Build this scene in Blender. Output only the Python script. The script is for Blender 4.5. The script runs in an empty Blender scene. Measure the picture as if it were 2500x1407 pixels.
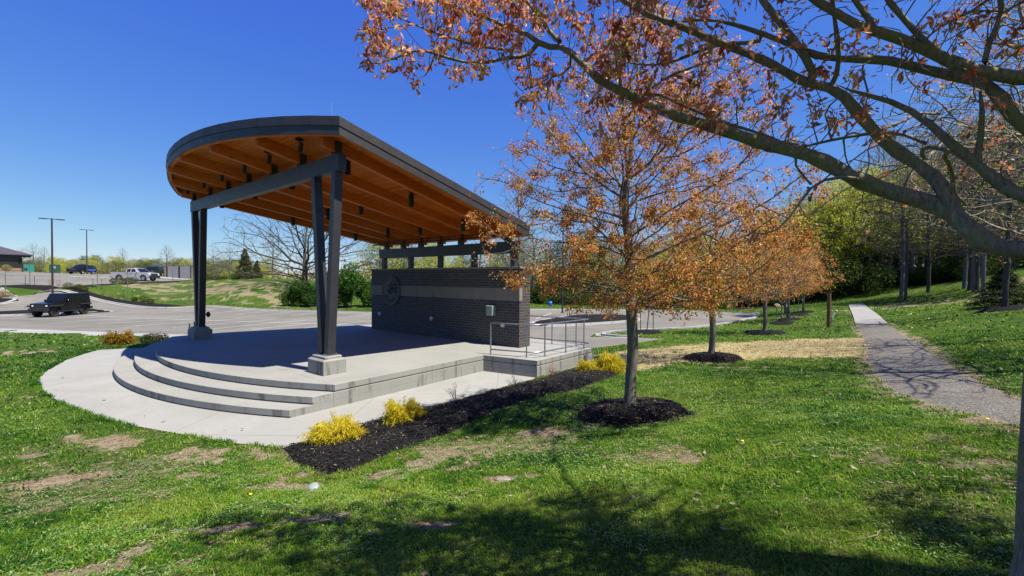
import bpy, math, random, numpy as np
from mathutils import Vector, Matrix, geometry
from mathutils.kdtree import KDTree
R = math.radians
rng = np.random.default_rng(7)
S = bpy.context.scene
COL = S.collection
# ------------------------------------------------------------------ camera model (measured from the place)
F=1039.12; PITCH=.0179; ROLL=.0083; B=.908; CU=-10.6905; CV=-5.8231; HST=3*.1778; HC=2.4582+HST
cP,sP,cR,sR=math.cos(PITCH),math.sin(PITCH),math.cos(ROLL),math.sin(ROLL)
def ray(px,py):
    a=(px-1250)/F; b=-(py-703.5)/F
    r=a*cR-b*sR; u=a*sR+b*cR
    return np.array([r, cP+u*sP, -sP+u*cP])
def at(px,py,z):
    d=ray(px,py); t=(z-HC)/d[2]; return d*t+np.array([0,0,HC])
def atY(px,py,Y):
    d=ray(px,py); t=Y/d[1]; return d*t+np.array([0,0,HC])
def b2w(u,v,z=0.):
    du,dv=u-CU,v-CV
    return np.array([-math.sin(B)*du+math.cos(B)*dv, math.cos(B)*du+math.sin(B)*dv, z])
# ------------------------------------------------------------------ noise
def _h(ix,iy,seed):
    n=(ix.astype(np.int64)*374761393+iy.astype(np.int64)*668265263+seed*982451653)&0xffffffff
    n=((n^(n>>13))*1274126177)&0xffffffff
    return ((n^(n>>16))&0xffff)/65535.
def vnoise(x,y,seed=0):
    x=np.asarray(x,float); y=np.asarray(y,float)
    ix,iy=np.floor(x),np.floor(y); fx,fy=x-ix,y-iy
    fx=fx*fx*(3-2*fx); fy=fy*fy*(3-2*fy)
    a=_h(ix,iy,seed);b=_h(ix+1,iy,seed);c=_h(ix,iy+1,seed);d=_h(ix+1,iy+1,seed)
    return (a*(1-fx)+b*fx)*(1-fy)+(c*(1-fx)+d*fx)*fy
def fbm(x,y,seed=0,o=4):
    s=0;a=.5;t=0
    for k in range(o):
        s=s+a*vnoise(np.asarray(x)*2**k,np.asarray(y)*2**k,seed+k*17); t+=a; a*=.5
    return s/t
# ------------------------------------------------------------------ mesh helpers
def link(o,parent=None):
    COL.objects.link(o)
    if parent is not None: o.parent=parent
    return o
def tag(o,label=None,cat=None,group=None,kind=None):
    if label: o['label']=label
    if cat: o['category']=cat
    if group: o['group']=group
    if kind: o['kind']=kind
    return o
def empty(name,loc=(0,0,0),rz=0):
    o=bpy.data.objects.new(name,None); o.location=loc; o.rotation_euler=(0,0,rz); o.empty_display_size=.2
    return link(o)
class MB:
    """collects quads / triangles as numpy blocks and links them as ONE mesh object"""
    def __init__(s): s.v=[];s.q=[];s.t=[];s.qm=[];s.tm=[];s.n=0;s.attr=[];s.ng=[]
    def add(s,v,q=None,t=None,m=0,a=None):
        v=np.asarray(v,float).reshape(-1,3)
        if q is not None and len(q):
            q=np.asarray(q,int).reshape(-1,4); s.q.append(q+s.n); s.qm.append(np.full(len(q),m))
        if t is not None and len(t):
            t=np.asarray(t,int).reshape(-1,3); s.t.append(t+s.n); s.tm.append(np.full(len(t),m))
        s.v.append(v); s.attr.append(np.full(len(v),0.5) if a is None else np.broadcast_to(np.asarray(a,float),(len(v),)))
        s.n+=len(v); return s
    def ngon(s,v,faces,m=0):
        v=np.asarray(v,float).reshape(-1,3)
        for f in faces:
            if len(f)==4: s.q.append(np.array([f])+s.n); s.qm.append(np.array([m]))
            elif len(f)==3: s.t.append(np.array([f])+s.n); s.tm.append(np.array([m]))
            else: s.ng.append(([i+s.n for i in f],m))
        s.v.append(v); s.attr.append(np.full(len(v),.5)); s.n+=len(v); return s
    def box(s,x0,x1,y0,y1,z0,z1,m=0,M=None,bev=0):
        xs=sorted((x0,x1)); ys=sorted((y0,y1)); zs=sorted((z0,z1))
        if bev:
            b=bev; vv=[];
            X0,X1=xs;Y0,Y1=ys;Z0,Z1=zs
            # 24 vertex chamfered box
            P=[];idx={}
            for i,x in enumerate(xs):
                for j,y in enumerate(ys):
                    for k,z in enumerate(zs):
                        sx=1 if i==0 else -1; sy=1 if j==0 else -1; sz=1 if k==0 else -1
                        for ax in range(3):
                            p=[x+sx*b,y+sy*b,z+sz*b]; p[ax]=(x,y,z)[ax]
                            idx[(i,j,k,ax)]=len(P); P.append(p)
            fs=[]
            for i in (0,1):
                fs.append([idx[(i,0,0,0)],idx[(i,0,1,0)],idx[(i,1,1,0)],idx[(i,1,0,0)]][::1 if i==0 else -1])
                fs.append([idx[(0,i,0,1)],idx[(1,i,0,1)],idx[(1,i,1,1)],idx[(0,i,1,1)]][::1 if i==0 else -1])
                fs.append([idx[(0,0,i,2)],idx[(0,1,i,2)],idx[(1,1,i,2)],idx[(1,0,i,2)]][::1 if i==0 else -1])
            for j in (0,1):
                for k in (0,1):
                    fs.append([idx[(0,j,k,1)],idx[(1,j,k,1)],idx[(1,j,k,2)],idx[(0,j,k,2)]])
                    fs.append([idx[(j,0,k,0)],idx[(j,1,k,0)],idx[(j,1,k,2)],idx[(j,0,k,2)]])
                    fs.append([idx[(j,k,0,0)],idx[(j,k,1,0)],idx[(j,k,1,1)],idx[(j,k,0,1)]])
            for i in (0,1):
                for j in (0,1):
                    for k in (0,1): fs.append([idx[(i,j,k,a)] for a in range(3)])
            P=np.array(P,float)
            if M is not None: P=P@np.array(M.to_3x3()).T+np.array(M.translation)
            return s.ngon(P,fs,m)
        v=np.array([[x,y,z] for x in xs for y in ys for z in zs],float)
        if M is not None: v=v@np.array(M.to_3x3()).T+np.array(M.translation)
        return s.add(v,[[0,1,3,2],[4,6,7,5],[0,4,5,1],[2,3,7,6],[0,2,6,4],[1,5,7,3]],m=m)
    def prism(s,poly,axis,a0,a1,m=0):
        """extrude a 2-D polygon along axis (0,1,2); poly gives the other two coordinates"""
        n=len(poly); v=[]
        for a in (a0,a1):
            for p in poly:
                q=list(p); q.insert(axis,a); v.append(q)
        fs=[list(range(n))[::-1],list(range(n,2*n))]+[[i,(i+1)%n,n+(i+1)%n,n+i] for i in range(n)]
        return s.ngon(v,fs,m)
    def tube(s,pts,rad,k=6,m=0,a=None,cap=True):
        pts=np.asarray(pts,float); n=len(pts); rad=np.broadcast_to(np.asarray(rad,float),(n,))
        T=np.gradient(pts,axis=0); T/=np.linalg.norm(T,axis=1)[:,None]+1e-9
        ref=np.array([0,0,1.]) if abs(T[0][2])<.9 else np.array([1.,0,0])
        N=np.cross(T,ref); bad=np.linalg.norm(N,axis=1)<.15
        if bad.any():
            N=np.zeros_like(T); N[0]=np.cross(T[0],ref)
            for i in range(1,n):
                N[i]=N[i-1]-T[i]*np.dot(N[i-1],T[i])
                if np.linalg.norm(N[i])<1e-6: N[i]=np.cross(T[i],[.3,.5,.8])
        N/=np.linalg.norm(N,axis=1)[:,None]+1e-9; Bn=np.cross(T,N)
        th=np.arange(k)*2*math.pi/k
        v=pts[:,None]+rad[:,None,None]*(np.cos(th)[None,:,None]*N[:,None]+np.sin(th)[None,:,None]*Bn[:,None])
        i=np.arange(n-1)[:,None]*k; j=np.arange(k)[None]; j2=(j+1)%k
        q=np.stack([i+j,i+j2,i+k+j2,i+k+j],-1).reshape(-1,4)
        t=None
        if cap:
            v=np.concatenate([v.reshape(-1,3),pts[:1],pts[-1:]]); c0=n*k; c1=n*k+1
            t=[[c0,(x+1)%k,x] for x in range(k)]+[[c1,(n-1)*k+x,(n-1)*k+(x+1)%k] for x in range(k)]
        return s.add(v.reshape(-1,3),q,t,m,a)
    def cyl(s,p0,p1,r0,r1=None,k=12,m=0): return s.tube([p0,p1],[r0,r0 if r1 is None else r1],k,m)
    def lathe(s,prof,c=(0,0,0),k=16,m=0,axis=2):
        prof=np.asarray(prof,float); n=len(prof); th=np.arange(k)*2*math.pi/k
        v=np.zeros((n,k,3)); o=[i for i in range(3) if i!=axis]
        v[:,:,o[0]]=prof[:,0][:,None]*np.cos(th); v[:,:,o[1]]=prof[:,0][:,None]*np.sin(th); v[:,:,axis]=prof[:,1][:,None]
        i=np.arange(n-1)[:,None]*k; j=np.arange(k)[None]; j2=(j+1)%k
        return s.add(v.reshape(-1,3)+np.array(c),np.stack([i+j,i+j2,i+k+j2,i+k+j],-1).reshape(-1,4),m=m)
    def build(s,name,mats,parent=None,smooth=False,attr=False,loc=None):
        me=bpy.data.meshes.new(name); V=np.concatenate(s.v) if s.v else np.zeros((0,3))
        q=np.concatenate(s.q) if s.q else np.zeros((0,4),int); t=np.concatenate(s.t) if s.t else np.zeros((0,3),int)
        ngi=[i for f,_ in s.ng for i in f]; ngl=[len(f) for f,_ in s.ng]
        loops=np.concatenate([q.ravel(),t.ravel(),np.array(ngi,int)]).astype(np.int32)
        tot=np.concatenate([np.full(len(q),4),np.full(len(t),3),np.array(ngl,int)]).astype(np.int32)
        st=np.concatenate([[0],np.cumsum(tot)[:-1]]).astype(np.int32) if len(tot) else np.zeros(0,np.int32)
        me.vertices.add(len(V)); me.vertices.foreach_set('co',V.astype(np.float32).ravel())
        me.loops.add(len(loops)); me.loops.foreach_set('vertex_index',loops)
        me.polygons.add(len(tot)); me.polygons.foreach_set('loop_start',st)
        mi=np.concatenate([np.concatenate(s.qm) if s.qm else np.zeros(0),np.concatenate(s.tm) if s.tm else np.zeros(0),np.array([m for _,m in s.ng])]).astype(np.int32)
        me.polygons.foreach_set('material_index',mi)
        if attr:
            at_=me.attributes.new('rnd','FLOAT','POINT'); at_.data.foreach_set('value',np.concatenate(s.attr).astype(np.float32))
        if not isinstance(mats,(list,tuple)): mats=[mats]
        for m in mats: me.materials.append(m)
        me.update(calc_edges=True); me.validate()
        if not attr and len(tot)<60000:
            import bmesh
            bm=bmesh.new(); bm.from_mesh(me); bmesh.ops.recalc_face_normals(bm,faces=bm.faces); bm.to_mesh(me); bm.free()
        me.polygons.foreach_set('use_smooth',np.full(len(me.polygons),bool(smooth)))
        o=bpy.data.objects.new(name,me)
        if loc is not None: o.location=loc
        return link(o,parent)
def smooth_by_angle(o,deg=35):
    me=o.data; me.polygons.foreach_set('use_smooth',np.full(len(me.polygons),True))
    import bmesh
    bm=bmesh.new(); bm.from_mesh(me)
    for e in bm.edges:
        if len(e.link_faces)==2 and e.calc_face_angle(0)>R(deg): e.smooth=False
        elif len(e.link_faces)!=2: e.smooth=False
    bm.to_mesh(me); bm.free(); return o
# ------------------------------------------------------------------ materials
def nt(name):
    m=bpy.data.materials.new(name); m.use_nodes=True; n=m.node_tree; n.nodes.clear()
    out=n.nodes.new('ShaderNodeOutputMaterial'); b=n.nodes.new('ShaderNodeBsdfPrincipled'); n.links.new(b.outputs[0],out.inputs[0])
    return m,n,b,out
def N(n,t,**k):
    x=n.nodes.new(t)
    for a,v in k.items():
        if a.startswith('i_'):
            key=a[2:]; x.inputs[int(key) if key.isdigit() else key].default_value=v
        else: setattr(x,a,v)
    return x
def c4(c): return (c[0],c[1],c[2],1.)
def ramp(n,src,stops,interp='LINEAR'):
    r=n.nodes.new('ShaderNodeValToRGB'); r.color_ramp.interpolation=interp
    e=r.color_ramp.elements
    while len(e)<len(stops): e.new(.5)
    for x,(p,c) in zip(e,stops): x.position=p; x.color=c4(c) if len(c)==3 else c
    n.links.new(src,r.inputs[0]); return r.outputs[0]
def noise(n,scale,detail=4,rough=.55,vec=None,dist=0):
    x=N(n,'ShaderNodeTexNoise',i_Scale=scale,i_Detail=detail,i_Roughness=rough,i_Distortion=dist)
    if vec is None:
        tc=N(n,'ShaderNodeTexCoord'); vec=tc.outputs['Object']
    n.links.new(vec,x.inputs['Vector']); return x.outputs['Fac']
def mixc(n,f,a,b,mode='MIX'):
    x=n.nodes.new('ShaderNodeMix'); x.data_type='RGBA'; x.blend_type=mode
    for i,v in ((0,f),(6,a),(7,b)):
        if hasattr(v,'links') or isinstance(v,bpy.types.NodeSocket): n.links.new(v,x.inputs[i])
        else: x.inputs[i].default_value=c4(v) if isinstance(v,(tuple,list)) else v
    return x.outputs[2]
def math_(n,op,a,b=0.,c=0.,clamp=False):
    x=n.nodes.new('ShaderNodeMath'); x.operation=op; x.use_clamp=clamp
    for i,v in enumerate((a,b,c)):
        if isinstance(v,bpy.types.NodeSocket): n.links.new(v,x.inputs[i])
        else: x.inputs[i].default_value=v
    return x.outputs[0]
def bump(n,b,h,strength=.3,dist=.02):
    x=N(n,'ShaderNodeBump',i_Strength=strength,i_Distance=dist); n.links.new(h,x.inputs['Height']); n.links.new(x.outputs[0],b.inputs['Normal'])
def pmat(name,ca,cb,scale=5,rough=.7,bmp=.2,metal=0.,bscale=None,coord='Object',spec=.5,detail=5):
    m,n,b,o=nt(name); tc=N(n,'ShaderNodeTexCoord'); v=tc.outputs[coord]
    f=noise(n,scale,detail,.6,v); col=ramp(n,f,[(.35,ca),(.65,cb)]); n.links.new(col,b.inputs['Base Color'])
    b.inputs['Roughness'].default_value=rough; b.inputs['Metallic'].default_value=metal; b.inputs['Specular IOR Level'].default_value=spec
    if bmp: bump(n,b,noise(n,bscale or scale*6,4,.6,v),bmp,.01)
    return m
def attrmat(name,stops,rough=.6,trans=0.,spec=.3,sc=None):
    """colour by the per-piece random attribute; thin leaf-like surfaces let some light through"""
    m,n,b,o=nt(name); a=N(n,'ShaderNodeAttribute',attribute_name='rnd')
    col=ramp(n,a.outputs['Fac'],stops); n.links.new(col,b.inputs['Base Color'])
    b.inputs['Roughness'].default_value=rough; b.inputs['Specular IOR Level'].default_value=spec
    if trans:
        t=N(n,'ShaderNodeBsdfTranslucent'); n.links.new(col,t.inputs[0]); mx=N(n,'ShaderNodeMixShader',i_0=trans)
        n.links.new(b.outputs[0],mx.inputs[1]); n.links.new(t.outputs[0],mx.inputs[2]); n.links.new(mx.outputs[0],o.inputs[0])
    return m
# ------------------------------------------------------------------ world, sun, camera
SUN_EL=R(61.6); LX,LY=-.870,.493           # horizontal direction the light travels
def world():
    w=bpy.data.worlds.new('World'); S.world=w; w.use_nodes=True; n=w.node_tree; bg=n.nodes['Background']
    s=n.nodes.new('ShaderNodeTexSky'); s.sky_type='NISHITA'; s.sun_disc=False; s.sun_elevation=SUN_EL; s.sun_rotation=math.atan2(-LX,-LY)
    s.altitude=SKY_ALT; s.air_density=SKY_AIR; s.dust_density=SKY_DUST; s.ozone_density=SKY_OZ
    tint=n.nodes.new('ShaderNodeVectorMath'); tint.operation='MULTIPLY'; tint.inputs[1].default_value=SKY_TINT
    n.links.new(s.outputs[0],tint.inputs[0]); sp=n.nodes.new('ShaderNodeSeparateXYZ'); cb=n.nodes.new('ShaderNodeCombineXYZ'); n.links.new(tint.outputs[0],sp.inputs[0])
    for i,(c,p) in enumerate(((1.9,1.2),(1.26,1.),(.858,.3))):
        a=n.nodes.new('ShaderNodeMath'); a.operation='MULTIPLY'; a.inputs[1].default_value=.1; q=n.nodes.new('ShaderNodeMath'); q.operation='POWER'; q.inputs[1].default_value=p; k=n.nodes.new('ShaderNodeMath'); k.operation='MULTIPLY'; k.inputs[1].default_value=c*10
        n.links.new(sp.outputs[i],a.inputs[0]); n.links.new(a.outputs[0],q.inputs[0]); n.links.new(q.outputs[0],k.inputs[0]); n.links.new(k.outputs[0],cb.inputs[i])
    n.links.new(cb.outputs[0],bg.inputs[0]); bg.inputs[1].default_value=SKY_STR
    l=bpy.data.lights.new('sun','SUN'); l.energy=SUN_STR; l.angle=R(.53); l.color=(1,.94,.84)
    o=link(bpy.data.objects.new('sun',l)); h=math.cos(SUN_EL)
    o.rotation_euler=Vector((LX*h,LY*h,-math.sin(SUN_EL))).to_track_quat('-Z','Y').to_euler(); o.location=(10,-10,30)
    cd=bpy.data.cameras.new('camera'); c=link(bpy.data.objects.new('camera',cd)); cd.sensor_width=36; cd.lens=F/2500*36; cd.clip_end=3000; cd.clip_start=.05
    X=Vector((cR,sR*sP,sR*cP)); Yv=Vector((-sR,cR*sP,cR*cP)); Z=-Vector((0,cP,-sP))
    c.matrix_world=Matrix(((X.x,Yv.x,Z.x,0),(X.y,Yv.y,Z.y,0),(X.z,Yv.z,Z.z,HC),(0,0,0,1)))
    S.camera=c; S.view_settings.view_transform='Standard'; S.view_settings.look='None'; S.view_settings.exposure=EXPO; S.view_settings.gamma=1
    S.cycles.max_bounces=6; S.cycles.diffuse_bounces=3; S.cycles.glossy_bounces=2; S.cycles.transmission_bounces=3; S.cycles.transparent_max_bounces=6
    S.cycles.use_denoising=True
SKY_ALT,SKY_AIR,SKY_DUST,SKY_OZ=1500,1.3,0.,3.; SKY_TINT=(.50,.73,1.5)
SKY_STR,SUN_STR,EXPO=.05,5.0,1.0
world()
# ------------------------------------------------------------------ terrain: a smooth surface through measured ground points
_cp=[]
def cpx(*a):
    for px,py,z in a: q=at(px,py,z); _cp.append((q[0],q[1],z))
def cxy(*a):
    for x,y,z in a: _cp.append((x,y,z))
cxy((0,0,1.42),(0,-5,1.9),(-5,-3,1.4),(-4,1,1.0),(5,-4,2.1),(-10,2,.55),(-12,-6,1.0),(-20,5,.2),(-25,-8,.6),(12,-5,2.6),(20,0,3.2),(14,4,2.0),(0,-20,3),(25,-20,5),(-25,-25,1.5),
    (2.5,2,1.5),(-2,3.4,.85),(0,4.5,.72),(2,5,.9),(-3.5,5.5,.2),(0,6.5,.42),
    (40,10,4.2),(30,20,2.6),(50,30,4.8),(60,50,5.5),(45,60,4.),(60,-20,6),(-60,0,0),(-60,20,-.2),(-45,-20,.3))
cpx((690,1093,0),(450,1062,0),(200,1003,0),(94,930,0),(240,855,0),(0,1000,.02),(0,900,-.08),(0,1200,.25),(300,1250,.3),(0,820,-.2),(250,830,-.2),
    (800,1158,.1),(900,1140,.16),(1040,1075,.22),(1180,1015,.25),(1340,965,.3),(1520,908,.3),(1309,934,.02),(1448,893,-.02),(1100,985,.02),(1200,960,.02),
    (1540,992,.42),(1738,872,.3),(1867,812,.12),(1924,782,.2),(1961,764,.35),(1579,814,-.12),(1700,803,-.2),(1845,778,-.2),
    (2120,795,.5),(2070,745,.9),(2115,745,.9),(2200,900,.62),(2300,870,.75),(2495,1040,1.38),(2120,880,.5),
    (2400,720,2.1),(2451,758,1.66),(2201,726,1.66),(2264,715,2.1),(2450,683,3.4),(2200,716,1.7),(2000,737,.7),(1900,752,.3),
    (0,806,-.3),(150,813,-.3),(460,823,-.3),(1450,830,-.22),(1600,840,.0),
    (0,776,-.3),(290,765,-.3),(0,748,.05),(61,739,.1),(0,701,1.8),(100,709.5,1.45),(184,717.5,1.1),(224,729,.6),(281,742,.1),(358,753,-.2),(473,751,-.25),(612,754.6,-.3),(774,760,-.3),(907,765,-.3),(1297,757,-.3),(1500,757,-.3),(1700,762,-.3),(1820,765,-.3),
    (0,697,1.95),(179,698.3,1.95),(217.5,695.8,2.05),(268.7,693,2.15),(332.6,689.4,2.3),(378.7,688,2.35),
    (1400,800,-.3),(1000,790,-.3),(650,790,-.3),(300,790,-.3))
def Yp(px,Y,z): _cp.append(((px-1250)/F*Y,Y,z))
for a in ((473,75,2.62),(554,64,2.68),(612,62,2.6),(670,60,2.45),(700,56,1.7),(630,53,1.4),(540,54,1.5),(480,58,1.4),(400,55,1.3),(0,100,4.),(102,95,3.8),(179,86,3.55),(276,84,3.5),(400,72,2.98),(350,66,2.42),(201,80,3.46),
          (760,55,.2),(900,55,0),(1200,60,-.1),(1500,62,-.1),(1800,62,0),(100,140,2.5),(400,140,1.5),(700,120,0),(1000,110,-.5),(1400,110,0),(1800,100,1),(0,130,3.5),(2200,70,3.2),(2450,60,4.6),
          (400,250,2),(1250,250,0),(2000,200,4),(-300,200,2),(2600,200,8)): Yp(*a)
_P=np.array(_cp); _X=_P[:,:2]; _Z=_P[:,2]
def _U(r2): return np.where(r2>1e-12, .5*r2*np.log(np.maximum(r2,1e-12)), 0)
_n=len(_X); _K=_U(((_X[:,None]-_X[None])**2).sum(-1))+np.eye(_n)*2.
_A=np.zeros((_n+3,_n+3)); _A[:_n,:_n]=_K; _A[:_n,_n]=1; _A[:_n,_n+1:]=_X; _A[_n:,:_n]=_A[:_n,_n:].T
_W=np.linalg.solve(_A,np.concatenate([_Z,np.zeros(3)]))
# flat pads: plaza (z 0) and the lower car park
def poly_dist(x,y,poly):
    """signed distance to polygon, negative inside"""
    P=np.asarray(poly,float)[:,:2]; x=np.asarray(x,float); y=np.asarray(y,float)
    d=np.full(x.shape,1e18); ins=np.zeros(x.shape,bool); n=len(P)
    for i in range(n):
        a=P[i]; b=P[(i+1)%n]; ex,ey=b-a; wx,wy=x-a[0],y-a[1]
        t=np.clip((wx*ex+wy*ey)/(ex*ex+ey*ey+1e-12),0,1); d=np.minimum(d,(wx-ex*t)**2+(wy-ey*t)**2)
        c=((a[1]<=y)&(b[1]>y))|((b[1]<=y)&(a[1]>y))
        with np.errstate(divide='ignore',invalid='ignore'):
            xi=a[0]+(y-a[1])*ex/(ey if abs(ey)>1e-12 else 1e-12)
        ins^=c&(x<xi)
    return np.where(ins,-1,1)*np.sqrt(d)
def arcuv(u0,u1,v0,sag,n=48):
    """arc from (u0,v0) to (u1,v0) bulging to -v by sag"""
    h=(u1-u0)/2; c=(u0+u1)/2; Rr=(h*h+sag*sag)/(2*sag); a=math.asin(h/Rr)
    return [(c+Rr*math.sin(t),v0+(Rr-sag)-Rr*math.cos(t)) for t in np.linspace(-a,a,n)]
LB=9.9908; SU=1.3856
plaza_uv=[(-3.45,8.35),(-3.3,4.95),(-3.3,2.6),(-3.3,-2.25),(-2.93,-2.42),(-2.01,-2.87),(-.84,-3.3),(.8,-3.87),(2.69,-4.27),(4.2,-4.5),(5.8,-4.64),(7.47,-4.6),(8.87,-4.38),(11.22,-3.68),(12.5,-3.05),(13.31,-2.54),(13.0,-1.7),(12.4,-.65),(11.5,0.4),(11.3,7.5),(9,9.0),(-1,9.2)]
PLAZA=[b2w(*p) for p in plaza_uv]
LOT_PX=[(-700,800),(0,803),(150,808),(280,813),(460,818.5),(700,824),(1000,828),(1290,846),(1380,850),(1452,858),(1560,849),(1625,841),(1560,834),(1440,826),(1455,817),(1580,809.5),(1700,803.5),(1790,791),(1835,781),(1851,773.5),(1843,768.5),(1815,765),(1700,762),(1500,757.5),(1297,757),(1100,763),(907,766),(774,761),(612,755.5),(510,751.5),(473,751.5),(399,755),(358,753.5),(320,748),(281.5,742),(224,729)]
LOT=[at(a,b,-.3) for a,b in LOT_PX[:-4]]
ROAD_PX=[(224,729,.6),(184,717.5,1.1),(100,709.5,1.45),(50,705,1.65),(0,701,1.8)]
LOT+=[at(358,753,-.2),at(320,748,-.08),at(281.5,742,.1),at(224,729,.6)]+[at(*a) for a in ROAD_PX[1:]]+[np.array([-80,52,1.9]),np.array([-110,45,1.5]),np.array([-110,20,0])]
def T(x,y):
    x=np.asarray(x,float); y=np.asarray(y,float); sh=x.shape; x=x.ravel(); y=y.ravel(); out=np.zeros(len(x))
    rr=np.hypot(x,y); sc=np.where(rr>260,260/np.maximum(rr,1),1.); xx=x*sc; yy=y*sc
    for i in range(0,len(x),20000):
        q=np.stack([xx[i:i+20000],yy[i:i+20000]],1); out[i:i+20000]=_U(((q[:,None]-_X[None])**2).sum(-1))@_W[:_n]+_W[_n]+q@_W[_n+1:]
    out=np.clip(out,-2,12)
    d=poly_dist(x,y,PLAZA); w=np.clip(1-d/1.6,0,1); w=w*w*(3-2*w); out=out*(1-w)
    return out.reshape(sh)
def T1(x,y): return float(T(np.array([x]),np.array([y]))[0])
def hit(px,py,zmin=-3):
    """where the line of sight through a point of the photograph meets the terrain"""
    d=ray(px,py); t=np.concatenate([np.arange(1.2,20,.1),np.arange(20,140,.5)]); P=d[None]*t[:,None]; z=P[:,2]+HC; g=T(P[:,0],P[:,1]); k=np.where(z<g)[0]
    if not len(k): k=[len(t)-1]
    k=k[0]; a,b=(t[k-1],t[k]) if k else (t[0]*.5,t[0])
    for _ in range(12):
        m=(a+b)/2
        if d[2]*m+HC<T1(d[0]*m,d[1]*m): b=m
        else: a=m
    q=d*b; return np.array([q[0],q[1],q[2]+HC])
# ------------------------------------------------------------------ materials of the bandshell
def vec_math(n,op,a,b):
    x=n.nodes.new('ShaderNodeVectorMath'); x.operation=op
    for i,v in enumerate((a,b)):
        if isinstance(v,bpy.types.NodeSocket): n.links.new(v,x.inputs[i])
        else: x.inputs[i].default_value=v
    return x.outputs[0]
def concrete(name,ca,cb,joint=None,stain=.7,rust=None,rot=0.,off=(0,0)):
    m,n,b,o=nt(name); tc=N(n,'ShaderNodeTexCoord'); v=tc.outputs['Object']; sep=N(n,'ShaderNodeSeparateXYZ'); n.links.new(v,sep.inputs[0])
    g=N(n,'ShaderNodeNewGeometry'); sg=N(n,'ShaderNodeSeparateXYZ'); n.links.new(g.outputs['Normal'],sg.inputs[0])
    f=noise(n,.55,6,.6,v,.6); col=ramp(n,f,[(.3,ca),(.7,cb)])
    sp=noise(n,60,3,.7,v); col=mixc(n,.35,col,ramp(n,sp,[(.3,(.55,.55,.55)),(.6,(1,1,1))]),'MULTIPLY')
    # brushed streaks across flat slabs
    br=noise(n,1.,5,.6,vec_math(n,'MULTIPLY',v,(1.2,26.,1.))); col=mixc(n,.25,col,ramp(n,br,[(.35,(.72,.72,.73)),(.6,(1,1,1))]),'MULTIPLY')
    # rain streaks down vertical faces
    st=noise(n,1.,5,.65,vec_math(n,'MULTIPLY',v,(2.2,2.2,.4)))
    up=math_(n,'SUBTRACT',1.,math_(n,'ABSOLUTE',sg.outputs[2]),clamp=True)
    k=math_(n,'MULTIPLY',ramp(n,st,[(.545,(0,0,0)),(.63,(1,1,1))]),math_(n,'MULTIPLY',up,stain))
    col=mixc(n,k,col,(.13,.125,.105))
    if rust:
        y0,x0=rust
        d=math_(n,'DIVIDE',math_(n,'ABSOLUTE',math_(n,'SUBTRACT',sep.outputs[1],y0)),.16)
        e=math_(n,'GREATER_THAN',sep.outputs[0],x0)
        k2=math_(n,'MULTIPLY',math_(n,'SUBTRACT',1.,d,clamp=True),math_(n,'MULTIPLY',e,.75))
        k2=math_(n,'MULTIPLY',k2,ramp(n,noise(n,1.,4,.6,vec_math(n,'MULTIPLY',v,(3.,14.,1.2))),[(.35,(0,0,0)),(.6,(1,1,1))]),clamp=True)
        col=mixc(n,k2,col,(.5,.27,.06))
    if joint:
        for ax,per,off_ in joint:
            w=math_(n,'PINGPONG',math_(n,'ADD',sep.outputs[ax],off_),per/2)
            k3=math_(n,'LESS_THAN',w,.007); k3=math_(n,'MULTIPLY',k3,.55); col=mixc(n,k3,col,(.12,.115,.11))
    n.links.new(col,b.inputs['Base Color']); b.inputs['Roughness'].default_value=.85; b.inputs['Specular IOR Level'].default_value=.25
    bump(n,b,noise(n,90,4,.6,v),.25,.004)
    return m
M_conc=concrete('stage_concrete',(.46,.455,.39),(.56,.555,.485),joint=[(0,3.66,1.2),(1,3.0,.6)],stain=.7,rust=(5.75,3.0))
M_plaza=concrete('plaza_concrete',(.48,.475,.41),(.58,.575,.50),joint=[(0,3.05,0.4),(1,3.05,1.1)],stain=.3)
M_kerb=concrete('kerb_concrete',(.5,.495,.47),(.62,.61,.58),stain=.5)
def steel(name,ca,rough=.45):
    m,n,b,o=nt(name); tc=N(n,'ShaderNodeTexCoord'); v=tc.outputs['Object']
    f=noise(n,2.5,5,.6,v); n.links.new(ramp(n,f,[(.3,[c*.85 for c in ca]),(.7,[c*1.15 for c in ca])]),b.inputs['Base Color'])
    n.links.new(ramp(n,noise(n,8,4,.6,v),[(.3,(rough-.08,)*3),(.7,(rough+.1,)*3)]),b.inputs['Roughness']); b.inputs['Specular IOR Level'].default_value=.45
    bump(n,b,noise(n,140,3,.5,v),.06,.002); return m
M_steel=steel('bronze_steel_paint',(.034,.033,.042)); M_fascia=steel('fascia_metal',(.050,.043,.039),.5); M_black=steel('black_paint',(.009,.009,.010),.5)
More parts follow.
